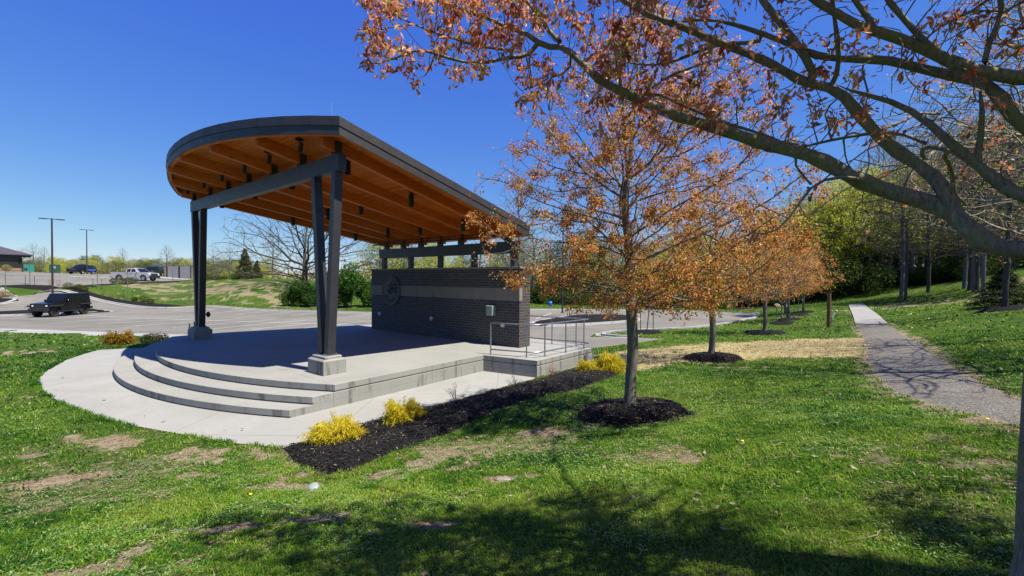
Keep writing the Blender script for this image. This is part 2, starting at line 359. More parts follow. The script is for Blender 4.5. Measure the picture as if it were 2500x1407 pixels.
def wood(name,ca,cb,plank=None,along=1):
    m,n,b,o=nt(name); tc=N(n,'ShaderNodeTexCoord'); v=tc.outputs['Object']
    s=(40.,1.6,14.) if along==1 else (1.6,40.,40.)
    f=noise(n,1.,6,.62,vec_math(n,'MULTIPLY',v,s),.8); col=ramp(n,f,[(.28,ca),(.72,cb)])
    col=mixc(n,.5,col,ramp(n,noise(n,.9,3,.5,v),[(.3,(.72,.72,.72)),(.7,(1,1,1))]),'MULTIPLY')
    vo=N(n,'ShaderNodeTexVoronoi',i_Scale=1.); n.links.new(vec_math(n,'MULTIPLY',v,(4.,1.1,4.) if along==1 else (1.1,7.,4.)),vo.inputs['Vector'])
    col=mixc(n,ramp(n,vo.outputs['Distance'],[(.04,(1,1,1)),(.09,(0,0,0))]),col,(.10,.028,.008))
    if plank:
        sep=N(n,'ShaderNodeSeparateXYZ'); n.links.new(v,sep.inputs[0]); y=math_(n,'DIVIDE',sep.outputs[1],plank)
        cell=math_(n,'FLOOR',y); wn=N(n,'ShaderNodeTexWhiteNoise',noise_dimensions='1D'); n.links.new(cell,wn.inputs['W'])
        col=mixc(n,.7,col,ramp(n,wn.outputs[0],[(0,(.55,.52,.5)),(1,(1,1,1))]),'MULTIPLY')
        e=math_(n,'LESS_THAN',math_(n,'FRACT',y),.05); col=mixc(n,e,col,(.06,.02,.008))
    n.links.new(col,b.inputs['Base Color']); b.inputs['Roughness'].default_value=.5; b.inputs['Specular IOR Level'].default_value=.3
    bump(n,b,f,.15,.004); return m
M_glulam=wood('glulam_wood',(.46,.115,.010),(.72,.20,.022)); M_deckw=wood('roof_plank_wood',(.50,.135,.013),(.78,.235,.03),plank=.14,along=0)
def brick(name,c1,c2,mo,off=0.):
    m,n,b,o=nt(name); tc=N(n,'ShaderNodeTexCoord'); sep=N(n,'ShaderNodeSeparateXYZ'); n.links.new(tc.outputs['Object'],sep.inputs[0])
    cmb=N(n,'ShaderNodeCombineXYZ'); n.links.new(math_(n,'ADD',sep.outputs[0],sep.outputs[1]),cmb.inputs[0]); n.links.new(sep.outputs[2],cmb.inputs[1])
    t=N(n,'ShaderNodeTexBrick',i_Scale=1.); t.offset=.5
    for k,v in (('Brick Width',.30),('Row Height',.1016),('Mortar Size',.006),('Mortar Smooth',.3),('Bias',-.2)): t.inputs[k].default_value=v
    t.inputs['Color1'].default_value=c4(c1); t.inputs['Color2'].default_value=c4(c2); t.inputs['Mortar'].default_value=c4(mo); n.links.new(cmb.outputs[0],t.inputs[0])
    col=mixc(n,.5,t.outputs['Color'],ramp(n,noise(n,30,4,.6,tc.outputs['Object']),[(.3,(.6,.6,.6)),(.7,(1,1,1))]),'MULTIPLY')
    n.links.new(col,b.inputs['Base Color']); b.inputs['Roughness'].default_value=.75
    bump(n,b,math_(n,'SUBTRACT',1.,t.outputs['Fac']),.6,.008); return m
M_brick=brick('dark_brick',(.050,.043,.041),(.086,.075,.071),(.25,.235,.22))
M_lime=pmat('limestone',(.40,.355,.27),(.48,.43,.34),3,.8,.15)
M_galv=pmat('galvanised_steel',(.36,.39,.42),(.55,.58,.6),12,.38,.05,metal=.75)
M_grayp=pmat('grey_enamel',(.24,.29,.27),(.30,.35,.33),4,.45,.03)
M_glassl=pmat('lamp_glass',(.5,.5,.48),(.6,.6,.58),4,.25,0)
# ------------------------------------------------------------------ bandshell (local frame: x=-u, y=v, z above plaza)
def P3(u,v,z): return (-u,v,z+HST)
shell=empty('bandshell',b2w(0,0,0),B-math.pi/2)
tag(shell,'open-air stage pavilion with sloping half-round timber roof on V columns and brick back wall','pavilion')
RS=.1778
def layer(mb,out,z0,z1,bottom=False,m=0):
    n=len(out); v=[P3(u,w,z) for z in (z0,z1) for u,w in out]
    fs=[list(range(n,2*n))]+[[i,(i+1)%n,n+(i+1)%n,n+i] for i in range(n)]
    if bottom: fs.append(list(range(n))[::-1])
    mb.ngon(v,fs,m)
def tier(c,sag,u1=LB+SU,n=56): return arcuv(-SU,u1,-c,sag,n)
back=[(LB+SU,1.2),(9.2,8.9),(-1.0,8.9),(-2.6,8.62),(-3.42,8.42),(-3.30,4.93),(-SU,4.60)]
mb=MB()
for c,sag,k in ((.5704,1.6283,0),(1.1055,1.62,1),(1.6023,1.62,2)):
    arc=tier(c,sag); zt=-k*RS; zb=zt-RS
    inn=[(u+(.0 if k else 0),v+.035) for u,v in arc]
    if k==0:
        ins=[(LB+SU,1.2),(9.2,8.9),(-1.0,8.87),(-2.6,8.6),(-3.40,8.40),(-3.28,4.95),(-SU+.02,4.62)]
        inn[0]=(-SU+.02,inn[0][1])
    else: ins=back
    layer(mb,arc+back,zb+.035,zt-.008); layer(mb,inn+ins,zb,zb+.035)
    # eased top edge
    n=len(arc); o1=arc+back; o2=[(u*(1-.0)+(.008 if u<0 else -.006),v+.008) for u,v in o1]
    v=[P3(u,w,zt-.008) for u,w in o1]+[P3(u,w,zt) for u,w in o2]; m_=len(o1)
    mb.ngon(v,[list(range(m_,2*m_))]+[[i,(i+1)%m_,m_+(i+1)%m_,m_+i] for i in range(m_)])
mb.build('stage_platform',M_conc,shell)
def pier(u0):
    m=MB(); pu,pv=.40,.31; c=P3(u0,0,0)
    def ring(a,b,z): return [(c[0]+sx*a,c[1]+sy*b,c[2]+z) for sx,sy in ((-1,-1),(1,-1),(1,1),(-1,1))]
    lev=[(pu,pv,0.0),(pu,pv,.355),(pu-.035,pv-.035,.39),(pu-.075,pv-.075,.392),(pu-.075,pv-.075,.445),(pu-.095,pv-.095,.465)]
    v=[];[v.extend(ring(*l)) for l in lev]; fs=[[4*i+j,4*i+(j+1)%4,4*i+4+(j+1)%4,4*i+4+j] for i in range(len(lev)-1) for j in range(4)]+[[len(v)-4,len(v)-3,len(v)-2,len(v)-1]]
    m.ngon(v,fs); o=m.build('pier',M_conc,shell); g=MB()
    g.box(c[0]-.27,c[0]+.27,c[1]-.17,c[1]+.17,c[2]+.466,c[2]+.482)
    for sx in (-.23,-.12,.12,.23):
        for sy in (-.14,.14): g.cyl((c[0]+sx,c[1]+sy,c[2]+.482),(c[0]+sx,c[1]+sy,c[2]+.515),.018,k=6)
    g.build('anchor_plate',M_galv,o)
for u0 in (.02,9.94): pier(u0)
def leg(ut,ub):
    m=MB(); w=.09; d=.108; t=.016
    v=[P3(ub-w,-d,.48),P3(ub+w,-d,.48),P3(ub+w,d,.48),P3(ub-w,d,.48),P3(ut-w,-d,5.18),P3(ut+w,-d,5.18),P3(ut+w,d,5.18),P3(ut-w,d,5.18)]
    m.ngon(v,[[0,1,2,3],[4,5,6,7],[0,1,5,4],[1,2,6,5],[2,3,7,6],[3,0,4,7]]); m.build('column',M_steel,shell)
for ut,ub in ((.58,.155),(-.485,-.115),(10.505,10.085),(9.485,9.765)): leg(ut,ub)
mb=MB(); a=P3(-.716,-.108,5.176); b=P3(10.70,.108,5.598); mb.box(a[0],b[0],a[1],b[1],a[2],b[2],bev=.006); mb.build('front_beam',M_steel,shell)
KZ=-.2243
UF=[-.45,1.38,3.18,5.05,6.84,8.66,10.51]; UB=[-.47,.8,2.06,3.34,4.62,5.89,7.19]; VF=[-.40,-1.13,-1.58,-1.76,-1.63,-1.10,-.40]
def ju(i,v): return UF[i]+(UB[i]-UF[i])*v/7.
for i in range(7):
    m=MB(); w=.075; v0,v1=VF[i],7.22; vs=[]
    for v in (v0,v1):
        for z in (5.66,5.955):
            for s in (-1,1): vs.append(P3(ju(i,v)+s*w,v,z+KZ*v))
    m.ngon(vs,[[0,1,3,2],[4,5,7,6],[0,1,5,4],[2,3,7,6],[0,2,6,4],[1,3,7,5]]); m.build('joist',M_glulam,shell)
    for vv,zb,zt in ((0,5.6,5.93),(7.0,3.942,4.36)):
        g=MB(); uu=ju(i,vv)
        for s in (-1,1):
            x0=uu+s*.077; x1=uu+s*.092; a=P3(x0,vv-.095,zb); b=P3(x1,vv+.095,zt); g.box(a[0],b[0],a[1],b[1],a[2],b[2])
        a=P3(uu-.10,vv-.1,zb); b=P3(uu+.10,vv+.1,(5.66 if vv==0 else 5.66+KZ*7)-.02); 
        if b[2]>a[2]: g.box(a[0],b[0],a[1],b[1],a[2],b[2]-.01)
        g.build('beam_bracket',M_steel,shell)
# roof
RU0,RV,RUB=-1.2205,-.3754,7.34
arc=arcuv(RU0,LB+1.2205,RV,1.45,17)
farb=(7.98,RUB); outl=arc+[farb,(RU0,RUB)]
def inset(poly,d):
    P=np.array(poly,float); n=len(P); out=[]
    for i in range(n):
        a,b,c=P[i-1],P[i],P[(i+1)%n]; e1=(b-a)/np.linalg.norm(b-a); e2=(c-b)/np.linalg.norm(c-b)
        n1=np.array([-e1[1],e1[0]]); n2=np.array([-e2[1],e2[0]]); bis=n1+n2; bis/=np.dot(bis,n1); out.append(tuple(b+bis*d))
    return out
def sl(v,z): return z+KZ*v
def ringband(mb,po,pi,z0,z1,m=0):
    n=len(po); v=[P3(u,w,sl(w,z)) for pl,z in ((po,z0),(po,z1),(pi,z1),(pi,z0)) for u,w in pl]
    f=[]
    for i in range(n):
        j=(i+1)%n
        for k in range(4): f.append([k*n+i,k*n+j,((k+1)%4)*n+j,((k+1)%4)*n+i])
    mb.ngon(v,f,m)
# the deck: planks below, membrane above
dk=MB(); ii=inset(outl,.03); n_=len(ii)
v=[P3(u,w,sl(w,5.957)) for u,w in ii]+[P3(u,w,sl(w,6.02)) for u,w in ii]
dk.ngon(v,[list(range(n_))[::-1]]+[list(range(n_,2*n_))]+[[i,(i+1)%n_,n_+(i+1)%n_,n_+i] for i in range(n_)]); dk.build('roof_deck',M_deckw,shell)
rf=MB(); v=[P3(u,w,sl(w,6.022)) for u,w in ii]+[P3(u,w,sl(w,6.17)) for u,w in ii]
rf.ngon(v,[list(range(n_))[::-1]]+[list(range(n_,2*n_))]+[[i,(i+1)%n_,n_+(i+1)%n_,n_+i] for i in range(n_)]); rf.build('roof_membrane',M_fascia,shell)
fm=MB(); ringband(fm,outl,inset(outl,.028),5.785,5.985); ringband(fm,inset(outl,-.018),inset(outl,.026),5.997,6.214); ringband(fm,inset(outl,.006),inset(outl,.02),5.985,5.997)
for i,(u,w) in enumerate(arc):   # standing joints between the fascia panels
    for z0,z1,o_ in ((5.79,5.98,.0),(6.0,6.21,-.018)):
        c=inset(outl,o_)[i]; k=.004; fm.add([P3(c[0]-k,c[1]-.004,sl(c[1],z0)),P3(c[0]+k,c[1]-.004,sl(c[1],z0)),P3(c[0]+k,c[1]-.004,sl(c[1],z1)),P3(c[0]-k,c[1]-.004,sl(c[1],z1))],[[0,1,2,3]])
fa=fm.build('fascia',M_fascia,shell)
rm=MB(); ringband(rm,inset(outl,.03),inset(outl,.13),5.80,5.955); rm.build('rim_beam',M_glulam,shell)
# lightning rods
for px,py,h in ((812,285,.5),(509,303,.45),(1094,437,.42)):
    best=min(((abs(u-0)*0+((lambda q:(q[0]-px)**2)( (lambda u,w:(1250+F*(b2w(u,w)[0])/(b2w(u,w)[1]),0))(u,w) )),u,w) for u,w in inset(arc+[(RU0,x) for x in np.arange(0,7,.1)],.1)),key=lambda t:t[0]) if False else None
def proj(p):
    x,y,z=p; z-=HC; f2=y*cP-z*sP; u2=y*sP+z*cP; return 1250+F*(x*cR+u2*sR)/f2, 703.5-F*(-x*sR+u2*cR)/f2
cand=inset(outl,.12); dense=[]
for i in range(len(cand)):
    a,b=np.array(cand[i-1]),np.array(cand[i]); dense+=[tuple(a+(b-a)*t) for t in np.linspace(0,1,40)]
for px,py,h,far in ((811,286,.42,0),(509,305,.42,0),(1094,437,.42,0)):
    best=None
    for u,w in dense:
        q=b2w(u,w,sl(w,6.2)+HST); pp=proj(q); e=abs(pp[0]-px)+abs(pp[1]-py)
        if best is None or e<best[0]: best=(e,u,w)
    g=MB(); _,u,w=best; c=P3(u,w,sl(w,6.17)); g.cyl(c,(c[0]-.03,c[1],c[2]+h+.05),.006,.004,5); g.cyl(c,(c[0],c[1],c[2]+.05),.03,k=8); g.build('lightning_rod',M_galv,shell)
# ceiling downlights and the tilted stage spots
def hang(u,v,zb,r,h):
    m=MB(); c=P3(u,v,sl(v,zb)); m.lathe([(0,h),(r,h),(r,.0),(r*.86,0),(r*.86,.05),(0,.05)],c,14); o=m.build('downlight',M_black,shell,smooth=False)
    zt=sl(v,5.955)+HST; 
    g=MB(); g.cyl((c[0],c[1],c[2]+h-.01),(c[0],c[1],max(zt,c[2]+h)),r*.5,k=10); g.build('lamp_stem',M_black,o); g=MB(); g.lathe([(0,.052),(r*.8,.052)],c,12); g.build('lamp_lens',M_glassl,o)
for v,us in ((.68,(.18,3.45,6.3,9.6)),(3.05,(.40,3.25,5.55,8.5)),(5.5,(.47,2.9,5.05,7.55))):
    for u in us: hang(u,v,5.50,.082,.40)
for u in (.47,2.32,4.08,5.96,7.74,9.57):
    v=-.5; m=MB(); c=np.array(P3(u,v,sl(v,5.61))); d=np.array([.06,.02,.25]); d2=d/np.linalg.norm(d)
    m.tube([c,c+d2*.26],[.056,.056],12); o=m.build('spotlight',M_black,shell)
    g=MB(); top=np.array(P3(u,v,sl(v,5.952))); g.tube([c+d2*.2,top-[0,0,.06],top],[.014,.014,.02],6); g.cyl(top-[0,0,.03],top,.10,k=14); g.build('swivel_mount',M_black,o)
# conduit with flat bar along the back
for v,dz,r in ((6.25,-.05,.018),(6.42,-.11,.03)):
    m=MB(); a=P3(-.7,v,sl(v,5.66)+dz); b=P3(7.55,v,sl(v,5.66)+dz); m.tube([a,b],r,6); m.build('conduit',M_black,shell)
# brick back wall
UA,UBW,WV,WT=-1.4014,7.7739,6.5272,.6621
def bx(name,u0,u1,v0,v1,z0,z1,mat,par=shell,bev=0):
    m=MB(); a=P3(u0,v0,z0); b=P3(u1,v1,z1); m.box(a[0],b[0],a[1],b[1],a[2],b[2],bev=bev); return m.build(name,mat,par)
wall=bx('brick_wall',UA,UBW,WV,WV+WT,0.0,2.889,M_brick)
bx('wall_cap',UA-.045,UBW+.045,WV-.045,WV+WT+.045,2.89,2.97,M_lime,wall,.006)
js=[UBW+.012,5.392,4.358+.0,3.21,2.033,.884,-.266,UA-.012]; js=[UBW+.012,6.55,5.392,4.3,3.21,2.04,.884,-.266,UA-.012]
for a,b in zip(js[:-1],js[1:]):
    bx('stone_band',a-.004,b+.004,WV-.018,WV+.17,1.7095,2.17,M_lime,wall,.004)
# emblem: a round stone medallion with an engraved tree
M_emb=pmat('medallion_stone',(.22,.20,.16),(.28,.26,.21),5,.8,.1); M_embd=pmat('medallion_dark_relief',(.03,.03,.028),(.045,.045,.04),8,.7,.1)
ec=(6.165,WV-.055,1.93); er=.70
em=MB(); c=P3(*ec); em.lathe([(0,0),(er,0),(er,.03)],(c[0],c[1],c[2]),48,axis=1); ob=em.build('emblem',M_emb,wall)
g=MB()
def disc(mb,x,z,r,dy,k=18,sx=1,sz=1):
    th=np.linspace(0,2*math.pi,k,endpoint=False); y=c[1]-dy
    v=[(c[0]+x+r*sx*math.cos(t),y,c[2]+z+r*sz*math.sin(t)) for t in th]; v2=[(p[0],c[1]+.001,p[2]) for p in v]
    mb.ngon(v+v2,[list(range(k))]+[[i,(i+1)%k,k+(i+1)%k,k+i] for i in range(k)])
def annul(mb,r0,r1,dy,k=64):
    th=np.arange(k)*2*math.pi/k; v=[(c[0]+r*math.cos(t),c[1]-d,c[2]+r*math.sin(t)) for r,d in ((r0,0),(r0,dy),(r1,dy),(r1,0)) for t in th]
    mb.ngon(v,[[a*k+i,a*k+(i+1)%k,(a+1)*k+(i+1)%k,(a+1)*k+i] for a in range(3) for i in range(k)])
annul(g,.545,.56,.006); annul(g,.672,.69,.006)
for i in range(30):      # the worn letters round the rim are unreadable: short strokes only
    t=R(165-i*5.2); 
    if 14<i<16: continue
    ct,st_=math.cos(t),math.sin(t); r0,r1=.585,.645; w=.012
    for s_ in ((-1,1) if i%3 else (0,)):
        ox=-st_*.016*s_; oz=ct*.016*s_
        v=[(c[0]+r*ct+ox-st_*w*k*.5,c[1]-.007,c[2]+r*st_+oz+ct*w*k*.5) for r,k in ((r0,-1),(r0,1),(r1,1),(r1,-1))]; g.add(v,[[0,1,2,3]])
rr=random.Random(5)
g.ngon([(c[0]+x,c[1]-.008,c[2]+z) for x,z in ((.17,-.36),(.20,-.1),(.17,.3),(.215,.3),(.245,-.1),(.235,-.36))],[[0,1,2,3,4,5]])
for bx_,bz,br in ((.19,.42,.10),(.08,.33,.11),(.30,.30,.12),(.19,.22,.12),(-.02,.20,.12),(.34,.14,.13),(.10,.08,.13),(-.10,.04,.12),(.40,.0,.10),(.24,.02,.09),(-.14,-.09,.10),(.02,-.1,.12),(.37,-.12,.09)):
    for q in range(4): disc(g,bx_+rr.uniform(-.07,.07),bz+rr.uniform(-.06,.06),br*rr.uniform(.4,.7),.008,9,1.2,.8)
pts=[(math.cos(t)*.54,math.sin(t)*.54) for t in np.linspace(R(-148),R(-40),24)]
g.ngon([(c[0]+x,c[1]-.0075,c[2]+z) for x,z in pts+[(.33,-.30),(.2,-.32),(.1,-.40),(-.1,-.42),(-.3,-.33)]],[list(range(29))])
disc(g,-.32,-.30,.13,.009,14,1.3,.7)
g.build('emblem_relief',M_embd,ob)
for u in (7.06,3.33,-.64):
    m=MB(); q=P3(u,WV,.79); v=[]
    m.lathe([(.0,-.10),(.05,-.09),(.085,-.05),(.095,0)],q,14,axis=1); o=m.build('wall_light',M_glassl,wall,smooth=True); g=MB(); g.lathe([(.10,0),(.115,-.012),(.085,-.055),(.10,-.055)],q,14,axis=1); g.build('lamp_guard',M_galv,o)
box=bx('electrical_box',-.30,.02,6.30,WV-.001,1.12,1.50,M_grayp,wall,.012)
bx('box_door',-.285,.005,6.288,6.299,1.135,1.485,M_grayp,box,.004); bx('latch',-.315,-.30,6.38,6.42,1.27,1.33,M_galv,box)
# posts and upper beam
for u in (7.32,5.28,3.26,1.24,-.80): bx('short_post',u-.1,u+.1,6.862,7.05,2.971,3.489,M_steel)
bx('rear_beam',7.62,-1.02,6.855,7.06,3.49,3.94,M_steel,bev=.006)
# junction disc on the far column
g=MB(); q=P3(9.55,.13,.98); g.lathe([(0,0),(.10,0),(.12,.05),(.07,.10),(0,.11)],q,14,axis=1); g.cyl((q[0],q[1]-.04,q[2]),(q[0],q[1]+.05,q[2]),.03); g.build('speaker_horn',M_black,shell)
# ------------------------------------------------------------------ handrail
rail=empty('guard_railing',b2w(-3.2,5.2,HST),0); tag(rail,'galvanised pipe guard railing round the raised corner slab beside the brick wall end','railing')
def rl(u,v,z): q=b2w(u,v,z+HST); return tuple(np.array(q)-np.array(rail.location))
path=[(-1.50,4.83),(-2.72,5.17),(-3.02,5.28),(-3.08,5.68),(-3.19,6.81),(-3.26,7.97),(-3.30,8.25),(-2.75,8.30),(-1.79,8.12),(-.6,8.0)]
for z in (1.05,.17):
    m=MB(); m.tube([rl(u,v,z) for u,v in path],.022,8); m.build('rail',M_galv,rail,smooth=True)
for u,v in ((-1.50,4.83),(-2.72,5.17),(-3.08,5.68),(-3.19,6.81),(-3.26,7.97),(-2.75,8.30),(-1.79,8.12),(-.6,8.0)):
    m=MB(); m.cyl(rl(u,v,0),rl(u,v,1.05),.022,k=8); m.cyl(rl(u,v,0),rl(u,v,.012),.05,k=10); m.build('post',M_galv,rail,smooth=False)
# ------------------------------------------------------------------ outlines measured on the ground
def H(pts): return [hit(a,b) for a,b in pts]
GRAVEL=H([(2088,791),(2104,823),(2111,872),(2130,912),(2174,952),(2248,979),(2323,999),(2397,1018),(2492,1041),(2640,1078),(2800,1120),(2800,1040),(2640,1000),(2497,971),(2422,950),(2372,921),(2313,886),(2278,861),(2243,836),(2198,812),(2168,791)])
PATH=H([(2070,743.5),(2108,743.5),(2137,765),(2166,790),(2168,792),(2088,792),(2080,766)])
UPLOT=H([(-60,697),(0,697),(60,695.5),(120,697),(179,699),(217,696),(268,693.5),(332,690),(379,688.2)])+[np.array([-55,75,2.7]),np.array([-54,84,3.2])]
UPLOT+=[np.array([(a-1250)/F*Y,Y,0]) for a,Y in ((400,90),(276,86),(179,88),(102,97),(0,100),(-100,104))]+[np.array([-150,75,0]),np.array([-110,55,0])]
BED=H([(692,1092),(720,1086),(763,1076),(850,1047),(950,1017),(1040,998),(1100,984),(1180,961),(1250,943),(1309,930),(1380,908),(1450,889),(1456,872),(1480,868),(1518,884),(1524,905),(1490,926),(1420,948),(1340,968),(1260,988),(1180,1018),(1100,1052),(1040,1078),(960,1108),(900,1138),(850,1154),(800,1161),(740,1147),(702,1122)])
BANK=H([(-60,698),(0,697),(60,695.5),(120,697),(179,699),(217,696.3),(268,693.8),(332,690.3),(379,688.6),(440,686.5),(440,689),(379,691),(332,693.4),(268,697),(228,701.5),(195,704),(217,711.5),(245,720),(281,727.7),(307,733),(378,740.5),(455,747.5),(440,750),(399,752.4),(358,750.8),(281,740),(224,727),(184,715.8),(100,707.8),(50,703.8),(0,700),(-60,699)])
ISL1=H([(-80,770),(0,763.5),(52,761.5),(120,759),(225,755.5),(246,757),(281,762),(230,764.5),(74,770.5),(0,771.5),(-80,775)])
ISL2=H([(-60,729),(0,727),(30,728.5),(50,734),(30,739),(0,744),(-60,751)])
ISL3=[at(a,b,-.3) for a,b in ((1287,793),(1300,797.5),(1412,794.5),(1524,785),(1563,779),(1556,773),(1500,769.5),(1400,769.5),(1340,778),(1295,788))]
STRAW=H([(1445,873),(1500,862),(1600,851),(1720,840),(1850,835),(2000,829),(2098,826),(2108,862),(2100,874),(1950,873),(1840,874),(1770,886),(1640,886),(1600,906),(1530,906),(1500,884)])
FARBED=H([(1790,754),(1850,748.5),(1900,746.5),(1900,751.5),(1850,754.5),(1800,757)])
ISLANDS=[ISL1,ISL2,ISL3]
TREES=[(1540,1011,1.0),(1738,877,.98),(1867,814,1.1),(1924,782,.9),(1961,764,.9),(1908,791,.85),(1949,770,.8),(1579,813,.95),(2451,757,1.0)]
RING=[(hit(a,b),r) for a,b,r in TREES]
BARE=[(250,1075,75,17),(90,1112,50,12),(185,1168,45,18),(60,1205,60,12),(480,1110,75,18),(600,1120,70,22),(640,1090,60,12),(520,1165,60,10),(420,1145,40,10),(780,1272,110,7),(430,1335,80,6),(560,1290,90,6),(200,1388,120,8),(1090,1110,110,15),(1000,1150,90,10),(1300,1060,60,8),(1230,1168,30,5),(960,1228,80,5),(1700,1120,45,7),(60,860,50,6),(50,968,40,6),(330,815,40,4),(1400,1040,40,9),(715,1150,30,14),(2130,831,32,3),(2300,880,40,5),(2390,945,60,6),(1090,1282,50,5),(650,1345,60,5),(1800,1335,30,5),(1650,1395,50,6),(2260,745,60,4),(2210,740,50,3),(1780,897,60,4),(720,1180,50,10)]
BAREW=[]
for a,b,rx,ry in BARE:
    c=hit(a,b); e=hit(a+rx,b); f=hit(a,b-ry); BAREW.append((c,abs(e[0]-c[0])+abs(e[1]-c[1])*.5,max(abs(f[1]-c[1]),.05)))
HILLBARE=[((a-1250)/F*Y,Y,r1,r2) for a,Y,r1,r2 in ((560,57,8,4),(640,56,6,4),(660,50,6,3),(380,57,6,3),(350,55,5,3),(600,52,6,2.5),(440,56,6,3),(500,53,7,3),(620,60,7,2),(520,61,6,2))]
def masks(x,y,far=True):
    """bare soil 0..1, straw 0..1, clear (no grass at all) 0..1"""
    x=np.asarray(x,float); y=np.asarray(y,float); bare=np.zeros(x.shape)
    w=fbm(x*3.4,y*3.4,3,5)-.5
    for c,rx,ry in BAREW:
        d=np.sqrt(((x-c[0])/rx)**2+((y-c[1])/ry)**2); bare=np.maximum(bare,np.clip(1.12-d*.78+w*4.2,0,.95))
    for a,b,r1,r2 in HILLBARE:
        d=np.sqrt(((x-a)/r1)**2+((y-b)/r2)**2); bare=np.maximum(bare,np.clip(.95-d*.7+(fbm(x*.9,y*1.8,9,5)-.5)*4,0,.62))
    thin=fbm(x*.55+3,y*.75,21,4); bare=np.maximum(bare,np.clip((thin-.52)*4+(fbm(x*5,y*5,5,3)-.5)*1.4,0,.62)*np.clip(1.3-np.hypot(x,y)/14,0,1)*np.clip((np.hypot(x,y)-2.6)/3,.15,1))
    st=np.clip(.5-poly_dist(x,y,STRAW)*1.3+(fbm(x*1.2,y*1.2,11,4)-.5)*1.6,0,1)*np.clip(.85+(fbm(x*.7,y*.9,31,3)-.45)*1.5,.3,1)
    for c,r in RING: d=np.hypot(x-c[0],y-c[1]); bare=np.maximum(bare,np.clip(1.25-(d/r)+w*.6,0,1)*.9)
    d=poly_dist(x,y,BED); bare=np.maximum(bare,np.clip(.55-d*3.2+w*1.1,0,.7))
    d=poly_dist(x,y,GRAVEL); bare=np.maximum(bare,np.clip(.8-d*1.5+w*1.1,0,.9))
    return bare,st
def covered(x,y,m=0.):
    c=np.zeros(np.shape(x),bool)
    for P in [PLAZA,LOT,UPLOT,BED,BANK,GRAVEL,PATH,FARBED]+ISLANDS: c|=poly_dist(x,y,P)<m
    x_,y_=np.asarray(x),np.asarray(y); c|=(poly_dist(x_,y_,LOT)<1.5+m)&(x_<-3)&(y_<30)
    for q,r in RING: c|=np.hypot(x-q[0],y-q[1])<r*.9
    return c
# ------------------------------------------------------------------ ground
def soilmat():
    m,n,b,o=nt('lawn_ground'); tc=N(n,'ShaderNodeTexCoord'); v=tc.outputs['Object']
    g1=ramp(n,noise(n,.35,6,.6,v,.5),[(.3,(.055,.125,.014)),(.5,(.095,.175,.02)),(.72,(.16,.20,.04))])
    g2=ramp(n,noise(n,22,6,.7,v),[(.3,(.35,.4,.3)),(.6,(1.,1.,1.)),(.75,(1.35,1.3,1.2))]); gr=mixc(n,.8,g1,g2,'MULTIPLY')
    gr=mixc(n,ramp(n,noise(n,3.5,6,.7,v),[(.52,(0,0,0)),(.75,(.6,.6,.6))]),gr,(.10,.105,.035))
    so=ramp(n,noise(n,7,6,.65,v),[(.3,(.26,.19,.11)),(.5,(.42,.33,.21)),(.7,(.58,.49,.34))])
    so=mixc(n,.6,so,ramp(n,noise(n,120,3,.6,v),[(.3,(.55,.55,.55)),(.6,(1.1,1.1,1.1))]),'MULTIPLY')
    st=ramp(n,noise(n,1.,5,.7,vec_math(n,'MULTIPLY',v,(14.,26.,10.))),[(.3,(.34,.26,.10)),(.5,(.60,.48,.22)),(.68,(.80,.69,.40))])
    A=N(n,'ShaderNodeAttribute',attribute_name='bare'); Bm=N(n,'ShaderNodeAttribute',attribute_name='straw')
    j=noise(n,6,8,.78,v)
    ka=ramp(n,math_(n,'ADD',A.outputs['Fac'],math_(n,'MULTIPLY',math_(n,'SUBTRACT',j,.5),1.1)),[(.34,(0,0,0)),(.72,(1,1,1))])
    kb=ramp(n,math_(n,'ADD',Bm.outputs['Fac'],math_(n,'MULTIPLY',math_(n,'SUBTRACT',j,.5),1.1)),[(.33,(0,0,0)),(.55,(1,1,1))])
    col=mixc(n,ka,gr,so); col=mixc(n,kb,col,st)
    n.links.new(col,b.inputs['Base Color']); b.inputs['Roughness'].default_value=.95; b.inputs['Specular IOR Level'].default_value=.1
    bump(n,b,noise(n,35,6,.75,v),.9,.03); return m
M_soil=soilmat()
def build_ground():
    rs=[.5]; 
    while rs[-1]<900: rs.append(rs[-1]*1.0145)
    rs=np.array(rs); th=np.concatenate([np.arange(-62,62,.3),np.arange(62,298,4.)]); th=np.radians(th)
    rr,tt=np.meshgrid(rs,th,indexing='ij'); x=rr*np.sin(tt); y=rr*np.cos(tt); nr,na=x.shape
    x=np.append(x.ravel(),0); y=np.append(y.ravel(),0); z=T(x,y)
    z=z+(fbm(x*.9,y*.9,2,4)-.5)*.10*np.clip((np.hypot(x,y)-1)/3,0,1)*np.clip(poly_dist(x,y,PLAZA)/1.,0,1)
    for P,dz in ((PLAZA,.12),(LOT,.16),(UPLOT,.16),(GRAVEL,.035),(PATH,.08)):
        d=poly_dist(x,y,P); z=np.where(d<0,z-dz*np.clip(-d/(.35 if P is GRAVEL else .12),0,1),z)
    for P in ISLANDS: pass
    bare,st=masks(x,y)
    i=np.arange(nr-1)[:,None]*na; j=np.arange(na)[None]; j2=(j+1)%na
    q=np.stack([i+j,i+na+j,i+na+j2,i+j2],-1).reshape(-1,4); t=np.stack([np.full(na,nr*na),np.arange(na),(np.arange(na)+1)%na],-1)
    m=MB(); m.add(np.stack([x,y,z],1),q,t); o=m.build('ground',M_soil,smooth=True,attr=True)
    for nm,v in (('bare',bare),('straw',st)):
        a=o.data.attributes.new(nm,'FLOAT','POINT'); a.data.foreach_set('value',v.astype(np.float32))
    tag(o,kind='structure'); return o
build_ground()
def bumpz(x,y): return (fbm(x*.9,y*.9,2,4)-.5)*.10*np.clip((np.hypot(x,y)-1)/3,0,1)*np.clip(poly_dist(x,y,PLAZA)/1.,0,1)
